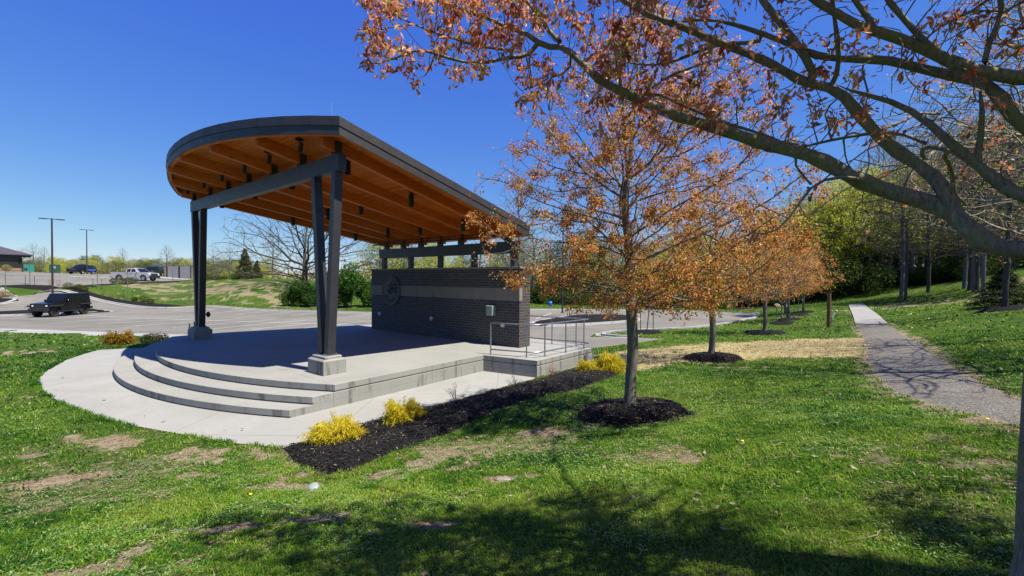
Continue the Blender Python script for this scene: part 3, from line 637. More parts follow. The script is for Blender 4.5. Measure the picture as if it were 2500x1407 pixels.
def G(x,y):
    x=np.atleast_1d(np.asarray(x,float)); y=np.atleast_1d(np.asarray(y,float)); return T(x,y)+bumpz(x,y)
def G1(x,y): return float(G(x,y)[0])
def sheet(name,poly,mat,zf,step=1.5,edge=.5,kind='structure',smooth=True,wob=0,attr=False):
    P=[np.array(p[:2],float) for p in poly]; B_=[]
    for i in range(len(P)):
        a,b=P[i],P[(i+1)%len(P)]; k=max(1,int(np.linalg.norm(b-a)/edge)); B_+= [a+(b-a)*t for t in np.arange(k)/k]
    B_=np.array(B_)
    if wob:
        c=B_-np.roll(B_,2,0); c/=np.linalg.norm(c,axis=1)[:,None]+1e-6; B_=B_+np.stack([-c[:,1],c[:,0]],1)*((fbm(B_[:,0]*3,B_[:,1]*3,41,3)-.5)*wob)[:,None]
    x0,y0=B_.min(0); x1,y1=B_.max(0); gx,gy=np.meshgrid(np.arange(x0,x1,step)+step*.37,np.arange(y0,y1,step)+step*.41); gx=gx.ravel(); gy=gy.ravel()
    ok=poly_dist(gx,gy,B_)<-step*.3; pts=np.concatenate([B_,np.stack([gx[ok],gy[ok]],1)]); n=len(B_)
    r=geometry.delaunay_2d_cdt([Vector(p) for p in pts],[(i,(i+1)%n) for i in range(n)],[],1,1e-5)
    V=np.array([list(v) for v in r[0]]); tr=np.array([list(f) for f in r[2]]); d=-poly_dist(V[:,0],V[:,1],B_); z=zf(V[:,0],V[:,1],np.maximum(d,0))
    m=MB(); m.add(np.column_stack([V,z]),t=tr); o=m.build(name,mat,smooth=smooth,attr=attr); tag(o,kind=kind); return o
def asphalt():
    m,n,b,o=nt('asphalt'); tc=N(n,'ShaderNodeTexCoord'); v=tc.outputs['Object']
    c=ramp(n,noise(n,.18,6,.6,v,.8),[(.3,(.235,.222,.195)),(.7,(.37,.35,.30))])
    c=mixc(n,.45,c,ramp(n,noise(n,90,3,.7,v),[(.3,(.5,.5,.5)),(.62,(1.15,1.15,1.15))]),'MULTIPLY')
    s=noise(n,1.,4,.6,vec_math(n,'MULTIPLY',v,(.15,1.6,1.))); c=mixc(n,.5,c,ramp(n,s,[(.38,(.78,.78,.79)),(.55,(1,1,1))]),'MULTIPLY')
    vo=N(n,'ShaderNodeTexVoronoi',feature='DISTANCE_TO_EDGE',i_Scale=.16); n.links.new(vec_math(n,'ADD',v,(3.,1.,0.)),vo.inputs['Vector'])
    n.links.new(c,b.inputs['Base Color']); b.inputs['Roughness'].default_value=.85; b.inputs['Specular IOR Level'].default_value=.3
    bump(n,b,noise(n,160,3,.6,v),.35,.006); return m
M_asph=asphalt()
M_line=pmat('road_paint',(.62,.62,.6),(.78,.78,.76),9,.7,.1)
sheet('plaza',PLAZA,M_plaza,lambda x,y,d:x*0+.004,3.,.6).location=(0,0,0)
sheet('parking_lot',LOT,M_asph,lambda x,y,d:T(x,y)+.01,2.5,1.2)
sheet('upper_parking_lot',UPLOT,M_asph,lambda x,y,d:T(x,y)+.01,4,3)
def gravelmat():
    m,n,b,o=nt('gravel'); tc=N(n,'ShaderNodeTexCoord'); v=tc.outputs['Object']
    vo=N(n,'ShaderNodeTexVoronoi',i_Scale=38.); n.links.new(v,vo.inputs['Vector']); 
    c=ramp(n,vo.outputs['Color'],[(.0,(.12,.112,.10)),(.5,(.24,.225,.20)),(1,(.46,.43,.39))])
    c=mixc(n,.6,c,ramp(n,noise(n,.8,5,.6,v),[(.3,(.62,.6,.6)),(.7,(1,1,1))]),'MULTIPLY')
    c=mixc(n,ramp(n,noise(n,1.7,5,.6,v),[(.58,(0,0,0)),(.75,(.6,.6,.6))]),c,(.30,.24,.16))
    n.links.new(c,b.inputs['Base Color']); b.inputs['Roughness'].default_value=.9; bump(n,b,vo.outputs['Distance'],.9,.02); return m
M_gravel=gravelmat()
sheet('gravel_path',GRAVEL,M_gravel,lambda x,y,d:G(x,y)-.012+np.minimum(d,.25)*.12,.3,.15,wob=.35)
sheet('concrete_path',PATH,M_plaza,lambda x,y,d:T(x,y)+.05,1.,.5)
# mulch
def mulchmat():
    m,n,b,o=nt('black_mulch'); tc=N(n,'ShaderNodeTexCoord'); v=tc.outputs['Object']
    vo=N(n,'ShaderNodeTexVoronoi',i_Scale=30.); n.links.new(vec_math(n,'MULTIPLY',v,(1.,1.9,1.)),vo.inputs['Vector'])
    c=ramp(n,vo.outputs['Color'],[(0,(.004,.004,.004)),(.6,(.013,.012,.011)),(.93,(.03,.027,.024)),(1,(.10,.08,.055))])
    n.links.new(c,b.inputs['Base Color']); b.inputs['Roughness'].default_value=.9; b.inputs['Specular IOR Level'].default_value=.2; bump(n,b,vo.outputs['Distance'],1.,.04); return m
M_mulch=mulchmat()
def mzf(h=.14,s=.5,nz=.05): return lambda x,y,d: G(x,y)-.01+h*(1-np.exp(-d*s/h))+(fbm(x*6,y*6,8,3)-.5)*nz*np.clip(d*4,0,1)
BEDZ=mzf(.15,.7,.07)
o=sheet('mulch_bed',BED,M_mulch,BEDZ,.12,.10,'stuff',wob=.25); tag(o,'black mulch bed curving along the pale plaza edge to the raised corner','mulch')
for nm,P,h,lb in (('mulch_bank',BANK,.12,'black mulch bank climbing beside the entrance drive'),('mulch_island',ISL1,.3,'black mulch island behind the black off-road car'),('mulch_island',ISL2,.3,'black mulch island at far left with round shrub'),('mulch_island',ISL3,.35,'black mulch island in the turning circle beyond the railing'),('mulch_strip',FARBED,.15,'low mulch strip at the wood edge beyond the maples')):
    o=sheet(nm,P,M_mulch,mzf(h,.5,.06),.8,.5,'stuff'); tag(o,lb,'mulch')
def ring_mound(c,r,lb):
    th=np.linspace(0,2*math.pi,28,endpoint=False); poly=[(c[0]+r*(1+.12*math.sin(3*t+c[0]))*math.cos(t),c[1]+r*(1+.1*math.sin(2*t+c[1]))*math.sin(t)) for t in th]
    o=sheet('mulch_ring',poly,M_mulch,lambda x,y,d:G(x,y)-.02+.20*(1-np.exp(-d*1.5/.20))*1.+(fbm(x*7,y*7,6,3)-.5)*.05,.12 if r>1 and c[1]<18 else .3,.12,'stuff',wob=.4); tag(o,lb,'mulch')
for (c,r),lb in zip(RING,['mound of black mulch round the nearest maple trunk','mound of black mulch round the second maple, beside the straw','mulch mound round the third maple in the row','mulch round the fourth maple','mulch round the farthest maple','mulch round the staked sapling beyond the third maple','mulch round the far staked sapling','mulch round the leaning staked sapling by the turning circle','mulch at the foot of the hillside tree by the frame edge']): ring_mound(c,r,lb)
# kerbs
def kerb(name,pts,w=.30,h=.12,gut=.35,side=1,closed=False,zf=None,flat=False):
    P=[np.array(p[:2],float) for p in pts]; Q=[]
    n=len(P)
    for i in range(n if closed else n-1):
        a,b=P[i],P[(i+1)%n]; k=max(1,int(np.linalg.norm(b-a)/1.)); Q+=[a+(b-a)*t for t in np.arange(k)/k]
    if not closed: Q.append(P[-1])
    Q=np.array(Q); 
    for _ in range(2):
        if closed: Q=(np.roll(Q,1,0)+2*Q+np.roll(Q,-1,0))/4
        else: Q[1:-1]=(Q[:-2]+2*Q[1:-1]+Q[2:])/4
    Tn=(np.roll(Q,-1,0)-np.roll(Q,1,0)) if closed else np.gradient(Q,axis=0); Tn/=np.linalg.norm(Tn,axis=1)[:,None]+1e-9; Nn=np.stack([-Tn[:,1],Tn[:,0]],1)*side
    z=T(Q[:,0],Q[:,1]); prof=[(-gut,.014),(0,.018),(.03,h),(w,h),(w+.01,-.15)] if not flat else [(0,-.05),(0,.03),(w,.035),(w,-.1)]
    k=len(prof); v=[]; 
    for o_,dz in prof: v.append(np.column_stack([Q+Nn*o_,z+dz]))
    v=np.stack(v,1).reshape(-1,3); m_=len(Q); i=np.arange(m_ if closed else m_-1)[:,None]; i2=(i+1)%m_; j=np.arange(k-1)[None]
    q=np.stack([i*k+j,i2*k+j,i2*k+j+1,i*k+j+1],-1).reshape(-1,4); m=MB(); m.add(v,q); o=m.build(name,M_kerb); tag(o,kind='structure'); return o
kerb('kerb',LOT[17:len(LOT_PX)]+LOT[len(LOT_PX):len(LOT_PX)+4],side=-1)
kerb('kerb',LOT[12:19],side=-1)
kerb('walkway',[at(a,b,-.3) for a,b in ((-900,800),(-200,801),(0,803),(150,808),(280,813),(460,818.5),(700,824),(900,828))],w=1.45,flat=True,side=-1)
for P in (ISL1,ISL2,ISL3): kerb('kerb',P,w=.30,gut=.4,side=1 if sum(P[i][0]*P[(i+1)%len(P)][1]-P[i][1]*P[(i+1)%len(P)][0] for i in range(len(P)))>0 else -1,closed=True)
kerb('kerb',UPLOT[11:17],side=-1,w=.5)
# painted lines
def pline(a,b,z=None,w=.14,nm='parking_line'):
    a=at(*a,-.3) if z is None else hit(*a); b=at(*b,-.3) if z is None else hit(*b); a=a[:2]; b=b[:2]; k=max(2,int(np.linalg.norm(b-a)/1.5)); Q=np.array([a+(b-a)*t for t in np.linspace(0,1,k)])
    t=(b-a)/np.linalg.norm(b-a); n_=np.array([-t[1],t[0]])*w/2; v=np.stack([np.column_stack([Q-n_,T(*(Q-n_).T)+.018]),np.column_stack([Q+n_,T(*(Q+n_).T)+.018])],1).reshape(-1,3)
    m=MB(); m.add(v,[[2*i,2*i+1,2*i+3,2*i+2] for i in range(k-1)]); o=m.build(nm,M_line); tag(o,kind='structure')
for l in (((73,781),(371,769)),((156,786),(445,772)),((239,791),(513,775.5)),((331,795.5),(591,778.3)),((421.8,799.4),(667.7,780.6)),((519,802.6),(746.6,782.5)),((614,804.5),(825,783.6)),((715,804.5),(907,784.3)),((822,803.8),(985,785)),((200,771),(907,797)),
    ((450,759),(540,754.9)),((512,763),(601,756.2)),((577,766),(658,758.5)),((644.5,768.5),(721,761.5)),((711.8,771),(774,765)),((785,769.5),(851,765.8)),((852,774),(904,768.5)),((1308,777),(1346,764))): pline(*l)
for l in (((0,680),(95,683)),((0,688),(110,691)),((20,671),(90,673)),((150,690),(170,685)),((160,676),(262,680))): pline(l[0],l[1],z=1,w=.12)
# ------------------------------------------------------------------ grass, straw, litter
def sector(n,r0,r1,a0=-56,a1=56):
    r=np.sqrt(rng.uniform(r0*r0,r1*r1,n)); t=np.radians(rng.uniform(a0,a1,n)); return r*np.sin(t),r*np.cos(t)
def inview(x,y,z=None):
    z=T(x,y)-HC; f2=y*cP-z*sP; u2=y*sP+z*cP; px=1250+F*(x*cR+u2*sR)/np.maximum(f2,.01); py=703.5-F*(-x*sR+u2*cR)/np.maximum(f2,.01)
    return (f2>.3)&(px>-260)&(px<2760)&(py<1560)
M_grass=attrmat('grass_blades',[(0,(.018,.085,.016)),(.22,(.060,.20,.016)),(.5,(.20,.37,.022)),(.75,(.34,.48,.045)),(.93,(.50,.55,.12)),(1,(.60,.50,.26))],.45,.45,.35)
M_straw=attrmat('straw_strands',[(0,(.42,.31,.12)),(.5,(.74,.60,.28)),(1,(.92,.82,.52))],.7,.15,.2)
M_dead=attrmat('dead_leaves',[(0,(.20,.11,.05)),(.5,(.42,.29,.17)),(1,(.62,.52,.40))],.8,.2,.2)
def blades(mb,x,y,z,h,w,lean,a):
    n=len(x); th=rng.uniform(0,2*math.pi,n); dx,dy=np.cos(th)*w/2,np.sin(th)*w/2; la=rng.uniform(0,2*math.pi,n); lx,ly=np.cos(la)*lean*h,np.sin(la)*lean*h
    v=np.stack([np.stack([x-dx,y-dy,z-.01],1),np.stack([x+dx,y+dy,z-.01],1),np.stack([x+dx*.8+lx*.35,y+dy*.8+ly*.35,z+h*.55],1),np.stack([x-dx*.8+lx*.35,y-dy*.8+ly*.35,z+h*.55],1),np.stack([x+lx,y+ly,z+h*np.clip(1-lean*.35,.3,1)],1)],1).reshape(-1,3)
    i=np.arange(n)[:,None]*5; mb.add(v,i+np.array([[0,1,2,3]]),i+np.array([[3,2,4]]),a=np.repeat(a,5))
def tone(x,y):
    big=fbm(x*.35,y*.5,51,4); mid=fbm(x*1.7,y*1.7,52,3); left=np.clip((-x-1.5)/5,0,1)*np.clip((y-1)/3,0,1)
    hi=fbm(x*5.5,y*5.5,53,3); return np.clip(.50+(big-.5)*1.3+(mid-.5)*.8+(hi-.5)*.9-.17*left,0.,.9)
mb=MB()
for n,r0,r1,h,w in ((120000,1.6,4.2,.026,.005),(150000,4.2,8,.032,.0085),(120000,8,14,.042,.015),(90000,14,26,.05,.032),(50000,26,62,.07,.085)):
    x,y=sector(n,r0,r1); k=inview(x,y); x,y=x[k],y[k]; k=~covered(x,y,.02); x,y=x[k],y[k]
    ba,st=masks(x,y); nz=fbm(x*6,y*6,61,3); p=np.clip(1.05-ba*1.45-st*1.3+(nz-.5)*2.6,0.02,1); k=rng.random(len(x))<p; x,y,ba=x[k],y[k],ba[k]
    # clump: pull towards clump centres
    tn=tone(x,y); m=len(x); hh=h*(.5+rng.random(m)*.9)*(.6+.9*fbm(x*1.1,y*1.1,62,3))*(1.25-.6*ba); tn=np.clip(tn+(rng.random(m)-.5)*.75,0,.94); dry=rng.random(m)<(.05+.25*ba); tn[dry]=1.
    blades(mb,x,y,G(x,y),hh,w*(.6+rng.random(m)*.8),rng.uniform(.5,2.0,m),tn)
# longer fringe of grass along the plaza and bed edges
def fringe(P,n,off,h,w):
    P=np.array([p[:2] for p in P]); Q=np.roll(P,-1,0); L=np.linalg.norm(Q-P,axis=1); i=rng.choice(len(P),n,p=L/L.sum()); t=rng.random(n)[:,None]; q=P[i]+(Q[i]-P[i])*t; q=q+rng.normal(0,off,(n,2))
    x,y=q.T; k=(~covered(x,y,-.03))&inview(x,y)&(fbm(x*2.3,y*2.3,71,3)>.42); x,y=x[k],y[k]; m=len(x)
    blades(mb,x,y,G(x,y),h*(.5+rng.random(m)),w*(.6+rng.random(m)),rng.uniform(.3,1.1,m),np.clip(tone(x,y)+(rng.random(m)-.5)*.4-.05,0,.9))
fringe(PLAZA,26000,.10,.07,.010); fringe(BED,9000,.08,.055,.008); fringe(GRAVEL,9000,.12,.045,.010)
o=mb.build('grass',M_grass,attr=True); tag(o,'short green lawn grass with thin worn patches','grass',kind='stuff')
mb=MB(); x,y=sector(110000,9,32); k=inview(x,y)&~covered(x,y,0); x,y=x[k],y[k]; ba,st=masks(x,y); k=rng.random(len(x))<st*1.2; x,y=x[k],y[k]; m=len(x)
x2=np.concatenate([x,x+rng.normal(0,.3,m),x+rng.normal(0,.3,m)]); y2=np.concatenate([y,y+rng.normal(0,.3,m),y+rng.normal(0,.3,m)]); m=len(x2)
def strands(mb,x,y,z,L,w,a,up=.02):
    n=len(x); th=rng.uniform(0,2*math.pi,n); dx,dy=np.cos(th)*L/2,np.sin(th)*L/2; nx,ny=-np.sin(th)*w/2,np.cos(th)*w/2; z0=z+rng.uniform(.003,up,n); z1=z+rng.uniform(.003,up,n)
    v=np.stack([np.stack([x-dx-nx,y-dy-ny,z0],1),np.stack([x+dx-nx,y+dy-ny,z1],1),np.stack([x+dx+nx,y+dy+ny,z1+.003],1),np.stack([x-dx+nx,y-dy+ny,z0+.003],1)],1).reshape(-1,3)
    mb.add(v,np.arange(n)[:,None]*4+np.array([[0,1,2,3]]),a=np.repeat(a,4))
strands(mb,x2,y2,G(x2,y2),rng.uniform(.05,.16,m),rng.uniform(.004,.010,m),rng.random(m),.05)
o=mb.build('straw',M_straw,attr=True); tag(o,'pale straw mulch spread over newly seeded ground between the maples','straw',kind='stuff')
# broad-leaved weeds in the turf
M_weed=attrmat('weed_leaves',[(0,(.10,.26,.03)),(.5,(.24,.42,.07)),(1,(.50,.62,.24))],.35,.3,.5)
mb=MB()
for n,r0,r1,s in ((5200,1.7,4.5,.019),(9000,4.5,8.5,.024),(7000,8.5,14,.034)):
    x,y=sector(n,r0,r1); k=inview(x,y)&~covered(x,y,.05)&(fbm(x*.8,y*.8,81,3)>.47); x,y=x[k],y[k]; x=np.repeat(x,4)+rng.normal(0,s*1.0,len(x)*4); y=np.repeat(y,4)+rng.normal(0,s*1.,len(y)*4); n_=len(x)
    th=rng.uniform(0,2*math.pi,n_); c,s_=np.cos(th),np.sin(th); L=s*(.6+rng.random(n_)*.8); W=L*.42; z=G(x,y)+.02+rng.random(n_)*.018; tl=rng.uniform(0,.5,n_)
    v=np.stack([np.stack([x,y,z],1),np.stack([x+c*L*.5-s_*W*.5,y+s_*L*.5+c*W*.5,z+tl*L*.5],1),np.stack([x+c*L,y+s_*L,z+tl*L*.8],1),np.stack([x+c*L*.5+s_*W*.5,y+s_*L*.5-c*W*.5,z+tl*L*.5],1)],1).reshape(-1,3)
    mb.add(v,np.arange(n_)[:,None]*4+np.array([[0,1,2,3]]),a=np.repeat(rng.random(n_),4))
o=mb.build('broadleaf_weeds',M_weed,attr=True); tag(o,'small broad light green weed leaves among the lawn grass','weeds',kind='stuff')
mb=MB()
for n,r0,r1,s in ((260,1.8,5,.019),(520,5,11,.027),(260,11,20,.04)):
    x,y=sector(n,r0,r1); k=inview(x,y)&~covered(x,y,-.6)&(fbm(x*.6,y*.6,91,3)>.40); x,y=x[k],y[k]; n_=len(x); th=rng.uniform(0,2*math.pi,n_); c,s_=np.cos(th),np.sin(th); L=s*(.5+rng.random(n_)*1.1); W=L*rng.uniform(.35,.8,n_); z=G(x,y)+.022+rng.random(n_)*.02; e=rng.uniform(-.4,.6,n_)*L; e2=rng.uniform(-.1,.6,n_)*L
    v=np.stack([np.stack([x-c*L,y-s_*L,z+e2],1),np.stack([x-s_*W,y+c*W,z],1),np.stack([x+c*L,y+s_*L,z+np.abs(e)],1),np.stack([x+s_*W,y-c*W,z+e2*.3],1)],1).reshape(-1,3)
    i=np.arange(n_)[:,None]*4; mb.add(v,t=np.concatenate([i+np.array([[0,1,3]]),i+np.array([[1,2,3]])]),a=np.repeat(rng.random(n_),4))
for q in range(60):
    x,y=sector(1,2.2,9); 
    if covered(x,y,.05)[0] or not inview(x,y)[0]: continue
    a=rng.uniform(0,6.28); L=rng.uniform(.08,.28); p0=np.array([x[0],y[0]]); pts=[]
    for t in np.linspace(0,1,4): pp=p0+np.array([math.cos(a),math.sin(a)])*L*t; a+=rng.uniform(-.3,.3); pts.append([pp[0],pp[1],G1(pp[0],pp[1])+.03+rng.uniform(0,.01)])
    mb.tube(pts,.0028,4,a=rng.uniform(.3,1.))
o=mb.build('leaf_litter',M_dead,attr=True); tag(o,'scattered tan dead leaves and twigs lying in the lawn','leaf litter',kind='stuff')
mb=MB()
for n,r0,r1,L_ in ((9000,1.8,5,.035),(16000,5,11,.05)):
    x,y=sector(n*3,r0,r1); k=inview(x,y)&~covered(x,y,0); x,y=x[k],y[k]; ba,st=masks(x,y); k=rng.random(len(x))<np.clip(ba*1.1+.05,0,1); x,y=x[k],y[k]; m=len(x); strands(mb,x,y,G(x,y),L_*rng.uniform(.3,1.3,m),rng.uniform(.002,.006,m)*(1 if r0<4 else 1.7),rng.random(m),.018)
o=mb.build('thatch',M_dead,attr=True); tag(o,'dry brown thatch and leaf scraps on the worn patches of lawn','thatch',kind='stuff')
# mulch chips on the two nearest beds
M_chip=attrmat('mulch_chips',[(0,(.004,.004,.004)),(.55,(.014,.012,.011)),(.9,(.035,.028,.022)),(1,(.30,.21,.12))],.8,0,.3)
mb=MB(); b=np.array([p[:2] for p in BED]); x0,y0=b.min(0); x1,y1=b.max(0); x=rng.uniform(x0,x1,60000); y=rng.uniform(y0,y1,60000); k=poly_dist(x,y,BED)<.03; x,y=x[k],y[k]; z=BEDZ(x,y,np.maximum(-poly_dist(x,y,BED),0))
strands(mb,x,y,z,rng.uniform(.02,.07,len(x)),rng.uniform(.006,.018,len(x)),rng.random(len(x))**1.0*.985+(rng.random(len(x))<.02)*.1,.035)
for (c,r) in RING[:2]:
    n=9000; a=rng.uniform(0,6.28,n); q=np.sqrt(rng.random(n))*r*1.08; x=c[0]+q*np.cos(a); y=c[1]+q*np.sin(a); z=G(x,y)-.02+.20*(1-np.exp(-np.maximum(r-q,0)*1.5/.20))
    strands(mb,x,y,z,rng.uniform(.02,.07,n),rng.uniform(.006,.018,n),rng.random(n)*.985+(rng.random(n)<.02)*.1,.04)
o=mb.build('mulch_chips',M_chip,attr=True); tag(o,'loose dark shredded bark chips on the nearest beds','mulch chips',kind='stuff')
# ------------------------------------------------------------------ trees grown towards points of their crowns
def colonize(pts,par,att,di,dk,step,iters=120,trop=(0,0,.05),jit=.12,seed=1,maxn=12000,inert=.35):
    """pts/par: starting skeleton; att: attraction points. returns node positions and parents"""
    rg=np.random.default_rng(seed); P=np.zeros((maxn,3)); par=list(par); n=len(pts); P[:n]=pts; att=np.asarray(att,float)
    D=np.full(len(att),1e9); I=np.zeros(len(att),int)
    for a in range(0,n,200):
        d=((att[:,None]-P[None,a:min(n,a+200)])**2).sum(-1); k=d.argmin(1); dm=d[np.arange(len(att)),k]; b=dm<D; D[b]=dm[b]; I[b]=k[b]+a
    alive=D>dk*dk; last={}
    for it in range(iters):
        act=alive&(D<di*di)
        if not act.any(): break
        idx=I[act]; v=att[act]-P[idx]; v/=np.linalg.norm(v,axis=1)[:,None]+1e-9
        u,inv=np.unique(idx,return_inverse=True); s=np.zeros((len(u),3)); np.add.at(s,inv,v); s/=np.linalg.norm(s,axis=1)[:,None]+1e-9
        pp=np.array([par[q] for q in u]); pdir=np.where(pp[:,None]>=0,P[u]-P[np.maximum(pp,0)],0.); pdir/=np.linalg.norm(pdir,axis=1)[:,None]+1e-9
        s+=inert*pdir+np.array(trop)+rg.normal(0,jit,s.shape); s/=np.linalg.norm(s,axis=1)[:,None]+1e-9
        new=[];np_=[]
        for k,uu in enumerate(u):
            c=last.get(uu)
            if c is not None and any(np.dot(s[k],q)>.97 for q in c):
                s[k]+=rg.normal(0,.5,3); s[k]/=np.linalg.norm(s[k])
            last.setdefault(uu,[]).append(s[k]); new.append(P[uu]+s[k]*step); np_.append(int(uu))
        if n+len(new)>maxn: break
        new=np.array(new); P[n:n+len(new)]=new; par+=np_
        A=np.where(alive)[0]
        for a in range(0,len(new),400):
            q=new[a:a+400]; d=((att[A][:,None]-q[None])**2).sum(-1); k=d.argmin(1); dm=d[np.arange(len(A)),k]; b=dm<D[A]; D[A[b]]=dm[b]; I[A[b]]=k[b]+n+a
        n+=len(new); alive&=D>dk*dk
    return P[:n].copy(),np.array(par)
def pipe(par,tip,e=2.4,fixed=None):
    n=len(par); acc=np.zeros(n); kids=np.zeros(n,int); r=np.zeros(n)
    for i in range(n-1,0,-1): kids[par[i]]+=1
    for i in range(n-1,-1,-1):
        r[i]=tip if acc[i]==0 else acc[i]**(1/e)
        if fixed is not None and i in fixed: r[i]=max(fixed[i],0)
        if par[i]>=0: acc[par[i]]+=r[i]**e
    return r,kids
def chains(par,r):
    n=len(par); ch=[[] for _ in range(n)]
    for i in range(1,n):
        if par[i]>=0: ch[par[i]].append(i)
    out=[]; st=[(0,-1)]
    roots=[i for i in range(n) if par[i]<0]; st=[(i,-1) for i in roots]
    while st:
        i,p=st.pop(); c=[p,i] if p>=0 else [i]; cur=i
        while ch[cur]:
            k=sorted(ch[cur],key=lambda a:-r[a]); nx=k[0]
            for o in k[1:]: st.append((o,cur))
            c.append(nx); cur=nx
        out.append(c)
    return out
def skin(mb,P,par,r,minr=0,sides=lambda q:3 if q<.008 else (4 if q<.02 else (6 if q<.06 else 10)),flare=None,bump_=0):
    Pq=P.copy()
    for _ in range(1):
        s=Pq.copy()
        for i in range(1,len(par)):
            pass
    for c in chains(par,r):
        if len(c)<2: continue
        pts=P[c].copy(); rad=r[c].copy()
        if c[0]!=0 and len(c)>1 and par[c[1]]==c[0]: rad[0]=min(rad[1]*1.15,rad[0])
        if rad[1]<minr: continue
        if len(pts)>3: pts[1:-1]=(pts[:-2]+2*pts[1:-1]+pts[2:])/4
        rad[-1]*=.5
        mb.tube(pts,rad,sides(rad[min(1,len(rad)-1)]),cap=False)
def leafquads(mb,c,size,rg,a,aspect=.45,droop=0.,spread=0.):
    """c: centres (n,3); leaf blades as folded rhombs"""
    n=len(c); d=rg.normal(0,1,(n,3)); d[:,2]-=droop; d/=np.linalg.norm(d,axis=1)[:,None]; u=np.cross(d,rg.normal(0,1,(n,3))); u/=np.linalg.norm(u,axis=1)[:,None]+1e-9
    L=(size*(.6+.8*rg.random(n)))[:,None]; W=L*aspect
    nn=np.cross(d,u); c=c+rg.normal(0,1,(n,3))*spread if spread else c
    v=np.stack([c,c+d*L*.55+u*W*.5+nn*W*.15,c+d*L,c+d*L*.55-u*W*.5+nn*W*.15],1).reshape(-1,3)
    i=np.arange(n)[:,None]*4; mb.add(v,i+np.array([[0,1,2,3]]),a=np.repeat(a,4))
def barkmat(name,ca,cb,moss=None,sc=1.):
    m,n,b,o=nt(name); tc=N(n,'ShaderNodeTexCoord'); v=tc.outputs['Object']
    f=noise(n,1.,6,.7,vec_math(n,'MULTIPLY',v,(28*sc,28*sc,7*sc)),.4); c=ramp(n,f,[(.3,ca),(.68,cb)])
    c=mixc(n,.6,c,ramp(n,noise(n,3*sc,5,.6,v),[(.3,(.6,.6,.6)),(.7,(1.1,1.1,1.1))]),'MULTIPLY')
    if moss: c=mixc(n,ramp(n,noise(n,5,6,.65,v),[(.45,(0,0,0)),(.66,(.75,.75,.75))]),c,moss)
    n.links.new(c,b.inputs['Base Color']); b.inputs['Roughness'].default_value=.9; b.inputs['Specular IOR Level'].default_value=.15; bump(n,b,f,.7,.012); return m
M_bark=barkmat('maple_bark',(.13,.115,.095),(.33,.30,.255),(.22,.22,.12)); M_barkl=barkmat('limb_bark',(.05,.044,.036),(.17,.15,.125),(.10,.105,.035))
M_barkg=barkmat('woods_bark',(.10,.092,.082),(.23,.215,.20)); M_barkd=barkmat('dark_bark',(.04,.034,.028),(.10,.088,.075))
M_samara=attrmat('maple_keys',[(0,(.20,.05,.018)),(.25,(.55,.16,.035)),(.55,(.90,.36,.08)),(.84,(1.,.54,.20)),(.9,(.34,.38,.04)),(1,(.46,.50,.07))],.5,.42,.35)
def ellipsoid_pts(n,c,r,rg,shell=.5):
    d=rg.normal(0,1,(n,3)); d/=np.linalg.norm(d,axis=1)[:,None]; q=rg.random(n)**(1/3.); q=shell+(1-shell)*q if shell else q
    return np.array(c)+d*q[:,None]*np.array(r)
def maple(name,loc,h,cr,th,tr,seed,natt,nleaf,lsize,tip,label,group,low=None,rot=0,parent_parts=True,squash=1.):
    """orange-budded maple: height h, crown radius cr, clear trunk th, trunk radius tr"""
    rg=np.random.default_rng(seed); root=empty(name,loc,rot)
    k=max(3,int(th/.25)); tp=[(0.02*math.sin(i*.9+seed),.02*math.cos(i*1.3+seed),th*i/k) for i in range(k+1)]
    top=h*.56; step=.19*h/7.5
    while tp[-1][2]<top: q=tp[-1]; tp.append((q[0]+rg.normal(0,.018),q[1]+rg.normal(0,.018),q[2]+step))
    pts=np.array(tp); par=[-1]+list(range(len(tp)-1))
    # crown: egg shape, widest at 45 percent
    A=[]; z0=th*.95
    while len(A)<natt:
        z=rg.uniform(z0,h); t=(z-z0)/(h-z0); w=cr*float(np.interp(t,[0,.1,.28,.5,.75,1.],[.45,.85,1.,.88,.62,.18]))
        a=rg.uniform(0,6.283); q=math.sqrt(rg.random())**.8; w*=(.86+.25*math.sin(3*a+seed)+.1*math.sin(5*a+z))
        A.append((w*q*math.cos(a),w*q*math.sin(a)*squash,z))
    P,pr=colonize(pts,par,np.array(A),2.2*h/7.5,.16*h/7.5,.13*h/7.5,90,(0,0,.38),.10,seed,12000,.45)
    r,kids=pipe(pr,tip,2.15); f=tr/r[0]; 
    r=np.where(r>tip*1.5,tip*1.5+(r-tip*1.5)*(tr-tip*1.5)/(r[0]-tip*1.5),r)
    for i in range(len(tp)):
        z=P[i][2]
        if z<.35: r[i]*=1+.35*(1-z/.35)**2
    mb=MB(); skin(mb,P,pr,r); 
    # knots
    mb.build('trunk',M_bark,root,smooth=True)
    tips=np.where((kids==0)|((r<tip*2.)&(rg.random(len(r))<.35)))[0]; tips=tips[tips>=len(tp)]
    tw=np.clip((fbm(P[tips][:,0]*2.1+P[tips][:,1]*1.3,P[tips][:,2]*2.1+P[tips][:,1],seed,3)-.40)*7,.10,1.5); c=P[rg.choice(tips,nleaf//6,p=tw/tw.sum())]; cl=c+rg.normal(0,lsize*1.1,c.shape); tn=rg.random(len(cl))
    c=np.repeat(cl,6,0)+rg.normal(0,lsize*.75,(len(cl)*6,3)); a=np.clip(np.repeat(tn,6)*.72+rg.random(len(c))*.22-.04,0,.87); g=rg.random(len(c))<.20; a[g]=rg.uniform(.89,1,g.sum())
    mb=MB(); leafquads(mb,c,np.full(len(c),lsize),rg,a,.5,.5); mb.build('crown',M_samara,root,attr=True)
    tag(root,label,'maple tree',group); return root
GM='row of orange-budded maples'
